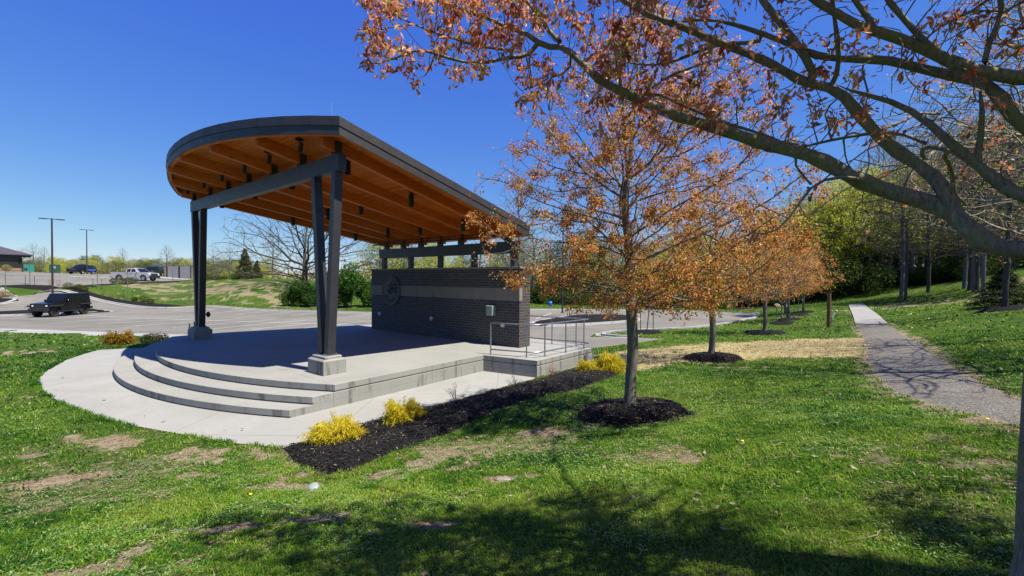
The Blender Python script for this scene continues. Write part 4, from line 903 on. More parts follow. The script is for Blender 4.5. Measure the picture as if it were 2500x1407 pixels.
M1=RING[0][0]; maple('maple_tree',(M1[0],M1[1],G1(M1[0],M1[1])+.14),7.25,2.75,1.85,.099,4,3600,66000,.046,.0050,'nearest orange-budded maple with grey trunk rising from a mulch mound',GM)
for (c,r_),h,cr,th,tr,sd,na,nl,ls,lb in zip(RING[1:5],(6.3,6.9,6.6,6.6),(2.75,3.1,2.9,2.9),(1.75,2.0,1.9,1.9),(.10,.105,.105,.10),(11,12,13,14),(2200,1700,1200,1200),(20000,11500,7500,6500),(.058,.078,.10,.115),
    ('second orange-budded maple, with a low side limb beside the straw patch','third orange-budded maple, standing where straw gives way to lawn','fourth orange-budded maple, just before the far staked sapling','farthest orange-budded maple at the foot of the lawn rise')):
    maple('maple_tree',(c[0],c[1],G1(c[0],c[1])+.08),h,cr,th,tr,sd,na,nl,ls,.0055,lb,GM)
q=at(1917.6,761.5,.3); maple('maple_tree',(q[0],q[1],G1(q[0],q[1])),6.4,2.6,1.9,.11,15,900,6500,.11,.006,'slim orange-budded maple half hidden behind the fourth maple',GM)
# ------------------------------------------------------------------ the big maple overhead: limbs measured along their run, twigs grown from them
def near_maple():
    P=[];par=[];fix={}
    bx_,by_=2.655,1.94; zb=G1(bx_,by_)
    ntr=0
    def addline(pts,rad,start=None,trunk_only=False):
        """pts world; start = index of node to spring from"""
        pts=[np.array(p,float) for p in pts]
        if start is None and P: d=((np.array(P)-pts[0])**2).sum(1); d[ntr if trunk_only else len(P):]=1e9; start=int(d.argmin())
        prev=-1 if start is None else start; idx=[]
        seq=pts if start is None else [np.array(P[start])]+pts
        rr=list(rad) if start is None else [rad[0]]+list(rad)
        # Catmull-Rom through the points
        out=[];ro=[]
        for i in range(len(seq)-1):
            p0=seq[max(i-1,0)];p1=seq[i];p2=seq[i+1];p3=seq[min(i+2,len(seq)-1)]; k=max(1,int(np.linalg.norm(p2-p1)/.07))
            for j in range(1 if (i or start is not None) else 0,k+1):
                t=j/k; out.append(.5*((2*p1)+(-p0+p2)*t+(2*p0-5*p1+4*p2-p3)*t*t+(-p0+3*p1-3*p2+p3)*t**3)); ro.append(rr[i]+(rr[i+1]-rr[i])*t)
        jj=rng.normal(0,1,(len(out)+8,3)); jj=sum(jj[k:k+len(out)] for k in range(8))/8
        for i_,(q,r) in enumerate(zip(out,ro)):
            if start is not None: q=q+jj[i_]*min(.02,r*.45); r=r*.84*(1+.16*math.sin(i_*1.3+len(P))*math.sin(i_*.37))
            par.append(prev); P.append(q); prev=len(P)-1; fix[prev]=r; idx.append(prev)
        return idx
    trunk=addline([(bx_,by_,zb-.1),(bx_,by_,zb+.15),(bx_-.01,by_,zb+.8),(bx_+.02,by_,HC+.05),(bx_+.03,by_+.02,HC+.9),(bx_+.0,by_+.05,HC+1.6),(bx_+.1,by_-.1,HC+2.3)],(.25,.215,.2,.2,.15,.11,.05)); ntr=len(P)
    def L(pp,w0,w1,Y0,Y1,ext=None):
        n=len(pp); Y=np.linspace(Y0,Y1,n); pts=[atY(x,y,Yy) for (x,y),Yy in zip(pp,Y)]; rp=np.linspace(w0,w1,n); rad=[r/F*Yy for r,Yy in zip(rp,Y)]
        if ext:
            d=pts[-1]-pts[-2]; d/=np.linalg.norm(d)
            for k in range(ext): d=d+np.array([0,-.05,.05])+rng.normal(0,.1,3); d/=np.linalg.norm(d); pts.append(pts[-1]+d*.35); rad.append(rad[-1]*.72)
        return addline(pts,rad,trunk_only=pp[0][0]>=2440)
    L([(2440,612),(2370,562),(2330,520),(2290,498),(2200,475),(2100,440),(2010,395),(1930,366),(1850,350),(1770,320),(1700,298),(1622,270),(1515,220),(1462,194),(1423,156),(1394,131),(1366,103),(1330,67),(1298,21),(1270,-20)],27,4,2.12,3.05,2)
    L([(2322,500),(2308,460),(2284,431),(2244,401),(2187,370),(2137,320),(2095,277),(2063,231),(2031,208),(1978,211),(1889,160),(1825,135),(1729,96),(1640,57),(1586,39),(1533,7),(1470,-30)],19,7,2.2,2.75,3)
    L([(1995,178),(1960,139),(1935,99),(1910,64),(1882,32),(1860,0),(1835,-50)],11,8,2.45,2.6,4)
    L([(2046,185),(2052,153),(2049,99),(2038,46),(2031,0),(2028,-60)],7,5,2.42,2.3,4)
    L([(2493,200),(2422,178),(2333,156),(2244,110),(2191,85),(2137,71),(2084,57),(2041,28),(1995,0),(1940,-40)],18,9,2.05,2.3,4)
    L([(2127,43),(2084,3),(2060,-40)],8,6,2.2,2.2,3)
    L([(2297,131),(2258,103),(2208,43),(2173,10),(2150,-30)],9,6,2.1,2.15,3)
    L([(2500,330),(2440,242),(2404,203),(2386,197),(2315,185),(2244,170),(2173,149),(2120,142),(2049,149),(1995,139),(1949,121),(1910,99),(1860,82),(1800,60),(1747,48),(1675,50),(1630,62)],17,3,2.08,2.75)
    L([(1871,108),(1818,105),(1775,107),(1711,124),(1640,156),(1600,163),(1551,156)],6,3,2.6,2.9)
    L([(2500,490),(2457,465),(2422,433),(2393,401),(2351,380),(2308,341),(2272,305),(2226,270),(2173,245),(2120,231),(2066,224)],18,4,2.06,2.5)
    L([(2379,387),(2398,330),(2400,266),(2392,220)],8,6,2.2,2.15)
    L([(2340,375),(2315,369),(2262,352),(2208,323),(2155,320),(2102,330),(2031,341),(1960,359),(1871,377)],7,3,2.3,2.9)
    L([(1920,352),(1889,337),(1835,320),(1764,298),(1693,270),(1640,245),(1590,222)],5,3,2.62,2.9)
    L([(2404,180),(2404,153),(2411,103),(2436,64),(2447,28),(2450,-30)],8,5,2.08,2.1,4)
    L([(2119,450),(2089,434),(2054,430),(2010,440),(1980,450),(1950,499),(1900,564),(1862,580)],6,2.2,2.3,2.35)
    L([(1348,124),(1313,103),(1288,78),(1231,64),(1188,39),(1146,32),(1082,7),(1030,-20)],8,3.5,2.98,3.1,1)
    L([(1295,133),(1245,137),(1195,149),(1135,153),(1089,140),(1039,123),(996,117),(971,146),(925,160),(879,153)],6,1.6,3.0,3.0)
    L([(1255,124),(1170,115),(1110,95),(1060,80),(1010,60),(960,62),(930,75)],4,1.6,3.0,2.95)
    L([(1290,135),(1292,165),(1298,190)],3,1.6,3.0,3.0); L([(1060,135),(1050,165),(1042,190)],2.6,1.5,3.0,3.0)
    L([(1400,170),(1340,190),(1300,215),(1268,232)],3.4,1.6,2.95,2.9); L([(1335,195),(1335,240),(1338,280)],2.6,1.6,2.92,2.9)
    L([(1560,240),(1590,215),(1640,180),(1690,165),(1760,140)],4,2,2.85,2.8)
    # limbs that rise out of the picture and carry the crown above and behind the viewer
    for k,(a,e,s) in enumerate(((200,25,.0),(170,45,.3),(230,40,.6),(265,30,.2),(130,50,.5),(300,35,.4),(340,45,.1),(20,45,.5),(60,35,.4),(195,62,.9))):
        b=np.array([bx_,by_,HC+1.75+s*1.5]); d=np.array([math.cos(R(a))*math.cos(R(e)),math.sin(R(a))*math.cos(R(e)),math.sin(R(e))]); pts=[];q=b.copy()
        for j in range(9): q=q+d*.42; d=d+rng.normal(0,.10,3)+[0,0,.03]; d/=np.linalg.norm(d); pts.append(q.copy())
        addline(pts,np.linspace(.036,.010,9))
    P0=np.array(P); n0=len(P)
    A=[]
    def px_att(n,x0,x1,y0,y1,Y0,Y1):
        for _ in range(n): A.append(atY(rng.uniform(x0,x1),rng.uniform(y0,y1),rng.uniform(Y0,Y1)))
    px_att(330,880,1300,-60,165,2.6,3.3); px_att(300,1250,1600,-60,260,2.5,3.3); px_att(420,1500,2100,-80,330,2.2,3.1); px_att(950,1900,2500,-100,430,1.9,3.2); px_att(40,1800,2100,380,600,2.3,2.6); px_att(260,2100,2500,300,560,2.3,3.4)
    for _ in range(2600):
        a=rng.uniform(0,6.283); q=math.sqrt(rng.random())*4.3; z=rng.uniform(HC+1.5,HC+5.0)
        x,y=bx_-.9+q*math.cos(a),by_-.5+q*math.sin(a); zz=z-HC; 
        if y>.2 and zz/y<.80 and abs(x)<1.4*y: continue
        sx=x-.87*.54*(z-1.1); sy=y+.493*.54*(z-1.1)
        if sy>3.85-.45*max(0,.5-sx)+.5*fbm(np.array([sx*1.5]),np.array([0.]),5,2)[0] or (sx>1.0 and sy>2.9+.5*math.sin(sx*5)): continue
        A.append(np.array([x,y,z]))
    Pn,pr=colonize(P0,par,np.array(A),1.3,.10,.09,80,(0,0,.03),.34,3,22000,.2)
    r=np.full(len(pr),.0026); acc=np.zeros(len(pr))
    for i in range(len(pr)-1,-1,-1):
        r[i]=max(.0026,min(acc[i]**(1/2.05),.016)) if i>=n0 else fix[i]
        if pr[i]>=0: acc[pr[i]]+=r[i]**2.05
    root=empty('maple_tree',(bx_,by_,zb)); Pl=Pn-np.array([bx_,by_,zb])
    for i in range(n0): 
        Pl[i]+=0
    mb=MB(); skin(mb,Pl,pr,r,sides=lambda q:4 if q<.006 else (6 if q<.02 else (10 if q<.06 else 20))); mb.build('trunk',M_limb,root,smooth=True)
    kids=np.zeros(len(pr),int); 
    for i in pr: 
        if i>=0: kids[i]+=1
    tw=np.where(((kids==0)|((r<.0037)&(rng.random(len(r))<.20))))[0]; tw=tw[(tw>=n0)|(kids[tw]==0)]
    q=Pn[tw]; f2=q[:,1]*cP-(q[:,2]-HC)*sP; px=np.where(f2>.2,1250+F*q[:,0]/np.maximum(f2,.2),9999); py=703.5-F*(q[:,1]*sP+(q[:,2]-HC)*cP)/np.maximum(f2,.2)
    inv=(f2>.2)&(px>-200)&(px<2700)&(py>-200)&(py<1500)
    p=np.where(inv,np.interp(px,[850,1300,1500,1750,2000,2500],[1.,.9,.75,.5,.36,.30])*np.where(py>330,.15,1),.95)
    stray=(f2>-.3)&(q[:,0]<-.36*np.maximum(q[:,1],.1)-.05)&(~((px>840)&inv)); p=np.where(stray|(inv&(px<860)),0,p); p=np.where((f2>0)&(f2<1.2)&(np.abs(q[:,0])<2.),0,p)
    keep=rng.random(len(tw))<p; C=Pl[tw[keep]]
    M=MB(); iv=inv[keep]; lp=px[keep]
    for sel,per,sp,sz,rep in ((iv&(lp<1750),15,.022,.046,2),(iv&(lp>=1750),15,.019,.040,1),(~iv,24,.09,.078,2)):
        c0=np.repeat(C[sel],rep,0); c0=c0+rng.normal(0,.035,c0.shape)*(rep>1); n=len(c0); c=np.repeat(c0,per,0)+rng.normal(0,sp,(n*per,3)); c[:,2]-=.010; tn=np.repeat(rng.random(n),per); a=np.clip(tn*.5+rng.random(n*per)*.42,0,.87); g=rng.random(n*per)<.11; a[g]=rng.uniform(.89,1,g.sum())
        leafquads(M,c,np.full(len(c),sz),rng,a,.42,.9)
    M.build('crown',M_keys,root,attr=True)
    tag(root,'large maple at the right edge with thick mossy limbs reaching over the picture','maple tree'); return root
M_keys=attrmat('pink_maple_keys',[(0,(.34,.07,.03)),(.3,(.66,.20,.08)),(.62,(.92,.42,.20)),(.84,(.98,.58,.38)),(.9,(.36,.38,.05)),(1,(.50,.52,.09))],.45,.45,.35)
M_limb=barkmat('mossy_limb_bark',(.10,.09,.072),(.34,.31,.26),(.22,.225,.075),2.2)
near_maple()
# ------------------------------------------------------------------ woods
M_bud=attrmat('spring_leaves',[(0,(.16,.18,.02)),(.4,(.42,.45,.035)),(.75,(.66,.66,.07)),(1,(.80,.74,.14))],.6,.45,.2)
M_bud2=attrmat('young_green_leaves',[(0,(.03,.055,.010)),(.5,(.07,.12,.014)),(1,(.17,.23,.03))],.55,.4,.25)
M_hedge=attrmat('honeysuckle_leaves',[(0,(.02,.055,.008)),(.4,(.055,.15,.012)),(.8,(.11,.26,.022)),(1,(.20,.36,.04))],.5,.35,.3)
M_olive=attrmat('dull_spring_buds',[(0,(.14,.13,.05)),(.5,(.28,.27,.10)),(1,(.40,.40,.13))],.7,.3,.1)
M_conif=attrmat('conifer_needles',[(0,(.014,.030,.010)),(.6,(.045,.060,.016)),(1,(.10,.095,.03))],.7,.1,.15)
def wood_tree(name,h,cr,th,tr,seed,natt,leaf=None,nleaf=0,ls=.15,tip=.012,step=.034,bark=None,profile=None,trop=.18,lean=0,maxn=9000,topf=.6,droop=.2,inert=.35):
    rg=np.random.default_rng(seed); root=empty(name,(0,0,0)); st=step*h
    tp=[(0,0,-.25)]; 
    while tp[-1][2]<h*topf: q=tp[-1]; tp.append((q[0]+rg.normal(lean*st,.10*st),q[1]+rg.normal(0,.10*st),q[2]+st))
    pts=np.array(tp); par=[-1]+list(range(len(tp)-1)); A=[]; prof=profile or ([0,.15,.4,.7,1],[.4,.85,1,.75,.25])
    while len(A)<natt:
        z=rg.uniform(th,h); t=(z-th)/(h-th); a=rg.uniform(0,6.283); w=cr*float(np.interp(t,*prof))*(1+.28*math.sin(2*a+seed)+.15*math.sin(5*a+z)); q=rg.random()**.42; A.append((w*q*math.cos(a)+lean*z,w*q*math.sin(a),z))
    P,pr=colonize(pts,par,np.array(A),h*.34,st*.95,st,90,(0,0,trop),.16,seed,maxn,inert)
    r,kids=pipe(pr,tip,2.3); r=tip+(r-tip)*(tr-tip)/(r[0]-tip); n0=len(tp)
    mb=MB(); skin(mb,P,pr,r,sides=lambda q:3 if q<.05 else (5 if q<.12 else 9)); mb.build('trunk',bark or M_barkg,root,smooth=True)
    if leaf:
        tips=np.where((kids==0)|((r<tip*1.8)&(rg.random(len(r))<.4)))[0]; tips=tips[tips>=n0]; c=P[rg.choice(tips,max(1,nleaf//5))]+rg.normal(0,ls*1.3,(max(1,nleaf//5),3)); tn=rg.random(len(c))
        c=np.repeat(c,5,0)+rg.normal(0,ls*1.1,(len(c)*5,3)); mb=MB(); leafquads(mb,c,np.full(len(c),ls),rg,np.clip(np.repeat(tn,5)*.6+rg.random(len(c))*.4,0,1),.6,droop); mb.build('crown',leaf,root,attr=True)
    return root
def bush(name,w,h,seed,n,ls,leaf,stems=14,bark=None,lumps=9):
    """a mass of leaf clumps on arching stems"""
    rg=np.random.default_rng(seed); root=empty(name,(0,0,0)); mb=MB(); L=MB()
    blobs=[]
    for i in range(lumps):
        a=rg.uniform(0,6.283); q=math.sqrt(rg.random())*w*.62; z=h*rg.uniform(.25,.82)*(1-.35*(q/w)**2); blobs.append((q*math.cos(a),q*math.sin(a),z,rg.uniform(.22,.42)*min(w,h)))
    for i in range(stems):
        b=blobs[i%lumps]; s=np.array([rg.normal(0,w*.12),rg.normal(0,w*.12),-.1]); e=np.array(b[:3]); m=(s+e)/2+rg.normal(0,w*.08,3); m[2]+=h*.1; mb.tube([s,s*.6+m*.4+[0,0,.05*h],m,e],[.02*h/2,.016*h/2,.012*h/2,.005*h],4,cap=False)
    mb.build('stem',bark or M_barkd,root)
    c=[];
    for b in blobs:
        k=int(n/lumps); d=rg.normal(0,1,(k,3)); d/=np.linalg.norm(d,axis=1)[:,None]; lump=.75+.5*fbm(d[:,0]*3+b[0],d[:,1]*3+d[:,2]*3,seed,3); q=rg.random(k)**.25; c.append(np.array(b[:3])+d*(b[3]*q*lump)[:,None])
    c=np.concatenate(c); c=c[c[:,2]>-.05]; leafquads(L,c,np.full(len(c),ls),rg,np.clip(fbm(c[:,0]*1.5,c[:,2]*1.5+c[:,1],seed,3)*.9+rg.random(len(c))*.4-.15,0,1),.6,.1); L.build('crown',leaf,root,attr=True)
    return root
def dup(root,loc,rz=0,sc=1,label=None,group=None,cat=None):
    r=root.copy(); COL.objects.link(r); r.location=loc; r.rotation_euler=(0,0,rz); r.scale=(sc,)*3 if np.isscalar(sc) else sc
    if label: r['label']=label
    if group: r['group']=group
    if cat: r['category']=cat
    for ch in list(root.children):
        c=ch.copy(); COL.objects.link(c); c.parent=r
        for g in ch.children: d=g.copy(); COL.objects.link(d); d.parent=c
    return r
used=set()
def put(proto,px,Y,sc=1,rz=0,label=None,cat='tree',group=None,z=None,dz=0):
    x=(px-1250)/F*Y; zz=G1(x,Y) if z is None else z
    if proto.name in used: r=dup(proto,(x,Y,zz+dz),rz,sc,label,group,cat)
    else:
        used.add(proto.name); r=proto; r.location=(x,Y,zz+dz); r.rotation_euler=(0,0,rz); r.scale=(sc,)*3 if np.isscalar(sc) else sc; tag(r,label,cat,group)
    return r
# the wide old bare tree behind the hedge
big=wood_tree('bare_tree',13.5,9.5,2.6,.42,21,2600,M_olive,5000,.10,.013,.030,M_barkd,([0,.12,.35,.7,1],[.55,1,1,.8,.3]),.06,.0,11000,.36,inert=.6)
put(big,745,58,1,.4,'wide-spreading old bare tree seen under the stage roof','tree',z=.1)
hb=[bush('green_bush',2.6,5.0,31,15000,.15,M_hedge,lumps=16),bush('green_bush',2.2,4.0,32,12000,.14,M_hedge,lumps=13)]
put(hb[1],752,50,(.95,1,1.),.0,'bright green leafy bush left of the near V column','bush',dz=-.3); put(hb[0],845,49,(1.15,1,1.12),1.,'tall bright green bush between the V column and the brick wall','bush',dz=-.3); put(hb[1],898,50,(1.05,1,1.2),2.,'bright green bush meeting the far end of the brick wall','bush',dz=-.3)
put(hb[0],800,53,(.9,1,.95),2.2,'green bush seen between the legs of the near V column','bush',dz=-.3); put(hb[1],705,49,(.5,.5,.8),.7,'small green leafed tree by the kerb at the hill foot','bush',dz=-.2)
# conifer
def conifer(h,w,seed,n):
    rg=np.random.default_rng(seed); root=empty('evergreen_tree',(0,0,0)); mb=MB(); mb.tube([(0,0,-.2),(0,0,h*.5),(0,0,h)],[.12,.07,.01],6); mb.build('trunk',M_barkd,root); L=MB()
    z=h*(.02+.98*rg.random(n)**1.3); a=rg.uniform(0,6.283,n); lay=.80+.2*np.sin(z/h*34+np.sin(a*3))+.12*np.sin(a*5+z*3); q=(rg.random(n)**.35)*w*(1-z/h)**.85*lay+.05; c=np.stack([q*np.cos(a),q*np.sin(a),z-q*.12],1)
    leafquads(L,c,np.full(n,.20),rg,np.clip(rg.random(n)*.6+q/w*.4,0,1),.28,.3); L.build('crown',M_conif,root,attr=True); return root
cf=conifer(4.7,1.9,5,9000); put(cf,598,66,1.0,0,'dark evergreen standing on the crest of the grass hill','evergreen',dz=-.1)
put(cf,424,150,1.35,1,'dark evergreen far beyond the gated enclosure','evergreen'); put(cf,627,70,.62,1.5,'low evergreen beside the taller one on the hill crest','evergreen')
# shared kinds of woodland tree
tall=[wood_tree('bare_tree',17,4.6,4.5,.24,41,1900,M_olive,1800,.11,.011,.026,M_barkg,topf=.7,maxn=7000),wood_tree('bare_tree',16,4.2,3.5,.20,42,1700,None,0,.1,.011,.026,M_barkg,topf=.62,maxn=7000),wood_tree('bare_tree',15,4.8,5,.22,43,1900,M_bud,4200,.12,.011,.027,M_barkg,topf=.66,maxn=7000)]
bud=[wood_tree('budding_tree',11,3.6,2.5,.15,51,1000,M_bud,9000,.15,.011,.033,topf=.6,maxn=4000),wood_tree('budding_tree',10,3.4,2.,.13,52,900,M_bud2,8500,.15,.011,.034,topf=.55,maxn=4000),wood_tree('budding_tree',10.5,3.2,2.2,.13,53,900,M_olive,6500,.13,.011,.034,topf=.55,maxn=4000)]
und=[bush('undergrowth_bush',3.2,3.0,61,5200,.14,M_bud2,22,lumps=13),bush('undergrowth_bush',3.0,2.4,62,4200,.13,M_hedge,22,lumps=12)]
GW='trees of the wood beyond the lawn'; GU='bushes along the wood edge'; GF='far trees beyond the upper car park'
rw=np.random.default_rng(99)
LBW={0:'bare grey tree standing inside the wood beyond the lawn',1:'yellow-green budding tree in the wood beyond the lawn',2:'fresh green leafing tree in the wood beyond the lawn',3:'dull olive budding tree in the wood beyond the lawn',4:'tall bare tree with a haze of yellow buds in the wood'}
def edgeY(px): return float(np.interp(px,[900,1300,1500,1850,2000,2150,2300,2450,2700],[56,56,55,54,52,51,49,43,36]))
def topz(px): return float(np.interp(px,[900,1300,1800,1900,2050,2150,2500],[9.5,10.0,11,13,17,21,24]))
for row,(dY,stepx,kinds) in enumerate(((5,62,(1,2,3,0,1)),(11,60,(0,3,1,4,2)),(19,62,(0,4,0,1,3)),(30,70,(0,4,0,0,3)))):
    px=930+row*17
    while px<2620:
        p=px+rw.uniform(-18,18); Y=edgeY(p)+dY+rw.uniform(-2,2); k=kinds[rw.integers(0,5)]
        if p>2150 and row<2 and k!=0: k=rw.choice([0,4,1])
        x=(p-1250)/F*Y; z=G1(x,Y); target=topz(p)*(.82+.3*rw.random())+ (0 if row<2 else 1.5) - z
        pr,h0={0:(tall[rw.integers(0,2)],16.5),4:(tall[2],15),1:(bud[0],11),2:(bud[1],10),3:(bud[2],10.5)}[k]
        if k in (1,2,3): target*=rw.uniform(.7,1.) if p<1950 else rw.uniform(.72,1.)*(1 if p<2250 else .75)
        s=max(.35,min(1.35,target/h0)); put(pr,p,Y,(s*rw.uniform(.9,1.15),s*rw.uniform(.9,1.15),s),rw.uniform(0,6.28),LBW[k],'tree',GW)
        px+=stepx*rw.uniform(.8,1.2)
for row,(dY,stepx) in enumerate(((1.0,56),(5,60),(12,80))):
    px=960+row*20
    while px<2640:
        p=px+rw.uniform(-14,14); Y=edgeY(p)+dY+rw.uniform(-.8,.8); k=int(rw.random()<.45); s=rw.uniform(.62,1.15)*(1. if row<1 else 1.35); 
        if 1890<p<2140: s*=1.35
        if p>2170 and row==0 and rw.random()<.45: px+=stepx; continue
        put(und[k],p,Y,(s*1.15,s,s),rw.uniform(0,6.28),('fresh green undergrowth bush at the wood edge','deeper green undergrowth bush at the wood edge')[k],'bush',GU,dz=-.2); px+=stepx*rw.uniform(.75,1.2)
# a single tall bare tree rising over the roof end
put(tall[1],1262,60,(1.0,1.0,1.17),1.1,'slender bare tree rising above the low end of the stage roof','tree'); put(tall[0],930,62,(.75,.75,.62),2.,'bare tree between the green bush and the brick wall','tree')
for p,Y,s,rz,lb in ((665,70,.55,.3,'thin bare tree on the skyline left of the old bare tree'),(560,85,.5,1.2,'thin bare tree right of the gated enclosure'),(520,95,.5,2.,'pale bare tree just right of the far V column')): put(tall[1],p,Y,s,rz,lb,'tree')
# trees on the lawn slope at right
HT='trees standing on the mown slope'
hp=[wood_tree('woodland_tree',17,5.2,4.6,.17,71,3600,M_bud,2600,.075,.006,.021,M_barkg,topf=.6,maxn=15000,trop=.05),wood_tree('woodland_tree',15,5.2,3.2,.15,72,3600,None,0,.1,.006,.022,M_barkd,topf=.6,maxn=15000,trop=.03)]
for a,b,k,s,rz,lb in ((2201,726,0,.95,0,'dark twin trunk tree on the slope, thicker left stem'),(2209,734,1,.78,1,'slim pale trunk close against the dark twin tree'),(2264.7,715,1,1.05,2,'lone straight dark trunk tree right of the twin trunks'),
    (2355,704,0,.95,.5,'leftmost trunk of the cluster on the slope'),(2364.7,709.5,1,.95,1.5,'second trunk of the cluster on the slope, slightly leaning'),(2377,712,0,.86,2.5,'third trunk of the cluster on the slope'),(2387,716,1,.95,3.5,'fourth trunk of the cluster on the slope, paler bark'),(2399.8,720.4,0,.9,4.5,'thickest and nearest trunk of the cluster on the slope'),
    (2451,757,1,.85,.2,'leaning tree by the frame edge with mulch at its foot')):
    q=hit(a,b); 
    if hp[k].name in used: r=dup(hp[k],tuple(q),rz,s,lb,HT,'tree')
    else: used.add(hp[k].name); r=hp[k]; r.location=tuple(q); r.rotation_euler=(0,0,rz); r.scale=(s,)*3; tag(r,lb,'tree',HT)
nb=wood_tree('bare_tree',10.5,4.3,2.5,.15,88,3800,M_keys,5600,.05,.0085,.021,M_limb,topf=.55,maxn=15000,trop=.05); nb.location=(12.5,9.4,G1(12.5,9.4)); tag(nb,'bare maple just outside the right edge whose fine twigs reach into the picture','tree'); dup(nb,(17.2,9.4,G1(17.2,9.4)),2.2,.95,'second bare maple outside the right edge, farther from the path','','tree')
q=(15.5,13.5); dup(hp[0],(q[0]+3,q[1],G1(q[0]+3,q[1])),2.9,(.8,.8,.8),'budding tree beside the gravel path outside the frame','','tree')
for o in COL.objects:
    if 'outside the frame' in str(o.get('label')) and o.get('group'): del o['group']
q=(9.4,1.6); dup(hp[1],(q[0],q[1],G1(*q)),3.9,(.6,.6,.55),'bare tree behind the big maple, outside the frame','','tree')
put(cf,2452,24,(.9,.9,.45),.3,'small brown-green shrub round the leaning tree base','shrub')
for i,(p,Y,s) in enumerate(((2140,58,1.15),(2185,54,1.2),(2240,60,1.3),(2290,52,1.2),(2335,58,1.35),(2385,50,1.25),(2430,56,1.35),(2475,47,1.2),(2530,52,1.3),(2110,64,1.1),(2580,44,1.2))): put(tall[i%3],p,Y,s,i*1.3,LBW[4] if i%3==2 else LBW[0],'tree',GW)
for i,(p,Y,k,h) in enumerate(((1880,57,0,9.5),(1935,56,0,11),(1985,55,2,11.5),(2030,54,0,13),(2075,55,0,12.5),(2120,53,0,13.5),(2170,52,2,13),(2225,51,0,13.5),(2285,51,0,12),(2340,50,1,11),(1700,59,0,9),(1560,60,1,8.5),(1440,60,0,8.5))): put(bud[k],p,Y,(h/11*1.15,h/11*1.15,h/11),i*1.9,LBW[k+1],'tree',GW,dz=1.)
# far trees on the left
px=-60
while px<640:
    for row in range(3):
        p=px+rw.uniform(-9,9)+row*8; Y=np.interp(p,[0,200,400,640],[125,130,135,105])+row*24+rw.uniform(-4,4); k=rw.choice([1,1,3,2,3,0]); pr,h0={0:(tall[1],16.5),1:(bud[0],11),2:(bud[1],10),3:(bud[2],10.5)}[k]
        base=1.6 if p<420 else 0.; top=2.99+(676-np.interp(p,[0,100,200,300,400,520,640],[634,642,634,640,636,640,640])-rw.uniform(-8,7)+row*3)*Y/F; s=max(.3,(top-base)/h0); 
        put(pr,p,Y,(s*1.3,s*1.3,s),rw.uniform(0,6.28),{0:'distant bare tree on the skyline beyond the upper car park',1:'distant yellow-green tree beyond the upper car park',2:'distant green tree beyond the upper car park',3:'distant olive budding tree beyond the upper car park'}[k],'tree',GF,z=base)
    px+=15*rw.uniform(.8,1.25)
for p,Y,s,lb in ((408,118,(.62,.62,.62),'pale bare tree on the skyline behind the gated enclosure'),(80,125,(.62,.6,.66),'bare tree behind the green generator'),(55,128,(.5,.5,.6),'bare tree just right of the low building'),(300,140,(.5,.5,.66),'bare twin-crowned tree on the skyline above the white pickup'),(108,128,(.5,.5,.62),'bare tree behind the dark green utility box')): put(tall[0],p,Y,s,rw.uniform(0,6),lb,'tree',z=1.5)
# wooded ground beyond, read as one mass
mb=MB(); n=60000; th=rng.uniform(-58,58,n); r_=rng.uniform(80,210,n); x=r_*np.sin(np.radians(th)); y=r_*np.cos(np.radians(th)); pxx=1250+F*x/y; top=np.interp(pxx,[-600,0,640,1000,1900,2100,2600],[4,4,6,7.,9,13,15]); Ym=np.interp(pxx,[-600,640,900,2600],[150,120,82,72]); k=y>Ym; x,y,top=x[k],y[k],top[k]; n=len(x); z=T(x,y)+rng.random(n)**.8*np.maximum(top-T(x,y)*.3,1)*(.55+.5*fbm(x*.08,y*.08,77,3))
leafquads(mb,np.stack([x,y,z],1),np.full(n,.75),rng,rng.random(n),.6,.0); o=mb.build('distant_woods',M_olive,attr=True); tag(o,'far woodland mass closing the view behind the trees','woods',kind='stuff')
# ------------------------------------------------------------------ vehicles (x forward, y left, z up)
def paint(name,c,rough=.25,metal=.0,coat=.6):
    m,n,b,o=nt(name); b.inputs['Base Color'].default_value=c4(c); b.inputs['Metallic'].default_value=metal; b.inputs['Coat Weight'].default_value=coat; b.inputs['Specular IOR Level'].default_value=.3; b.inputs['Coat Roughness'].default_value=.06
    tc=N(n,'ShaderNodeTexCoord'); f=noise(n,3,5,.6,tc.outputs['Object']); n.links.new(ramp(n,f,[(.3,(rough,)*3),(.7,(rough+.18,)*3)]),b.inputs['Roughness'])
    n.links.new(mixc(n,ramp(n,noise(n,2,5,.6,tc.outputs['Object']),[(.4,(0,0,0)),(.8,(.25,.25,.25))]),c,tuple(min(1,v*.9+.012) for v in c)),b.inputs['Base Color']); return m
M_pblack=paint('black_car_paint',(.004,.004,.006),.14,0,.2); M_pwhite=paint('white_car_paint',(.62,.62,.66),.3); M_pblue=paint('police_blue_graphic',(.03,.10,.55),.4)
M_glass=paint('dark_window_glass',(.006,.008,.010),.08,0,.15); M_tyre=pmat('tyre_rubber',(.012,.012,.012),(.025,.025,.024),20,.85,.3); M_trim=pmat('black_plastic_trim',(.010,.010,.010),(.02,.02,.02),15,.6,.1)
M_rim=pmat('alloy_rim',(.40,.40,.42),(.55,.55,.57),9,.35,0,metal=.7); M_rimd=pmat('dark_rim',(.03,.03,.032),(.08,.08,.085),9,.4,0,metal=.6); M_lens=pmat('headlamp_lens',(.62,.64,.66),(.75,.76,.78),9,.15,0); M_red=pmat('tail_lamp',(.25,.01,.01),(.32,.015,.012),9,.3,0)
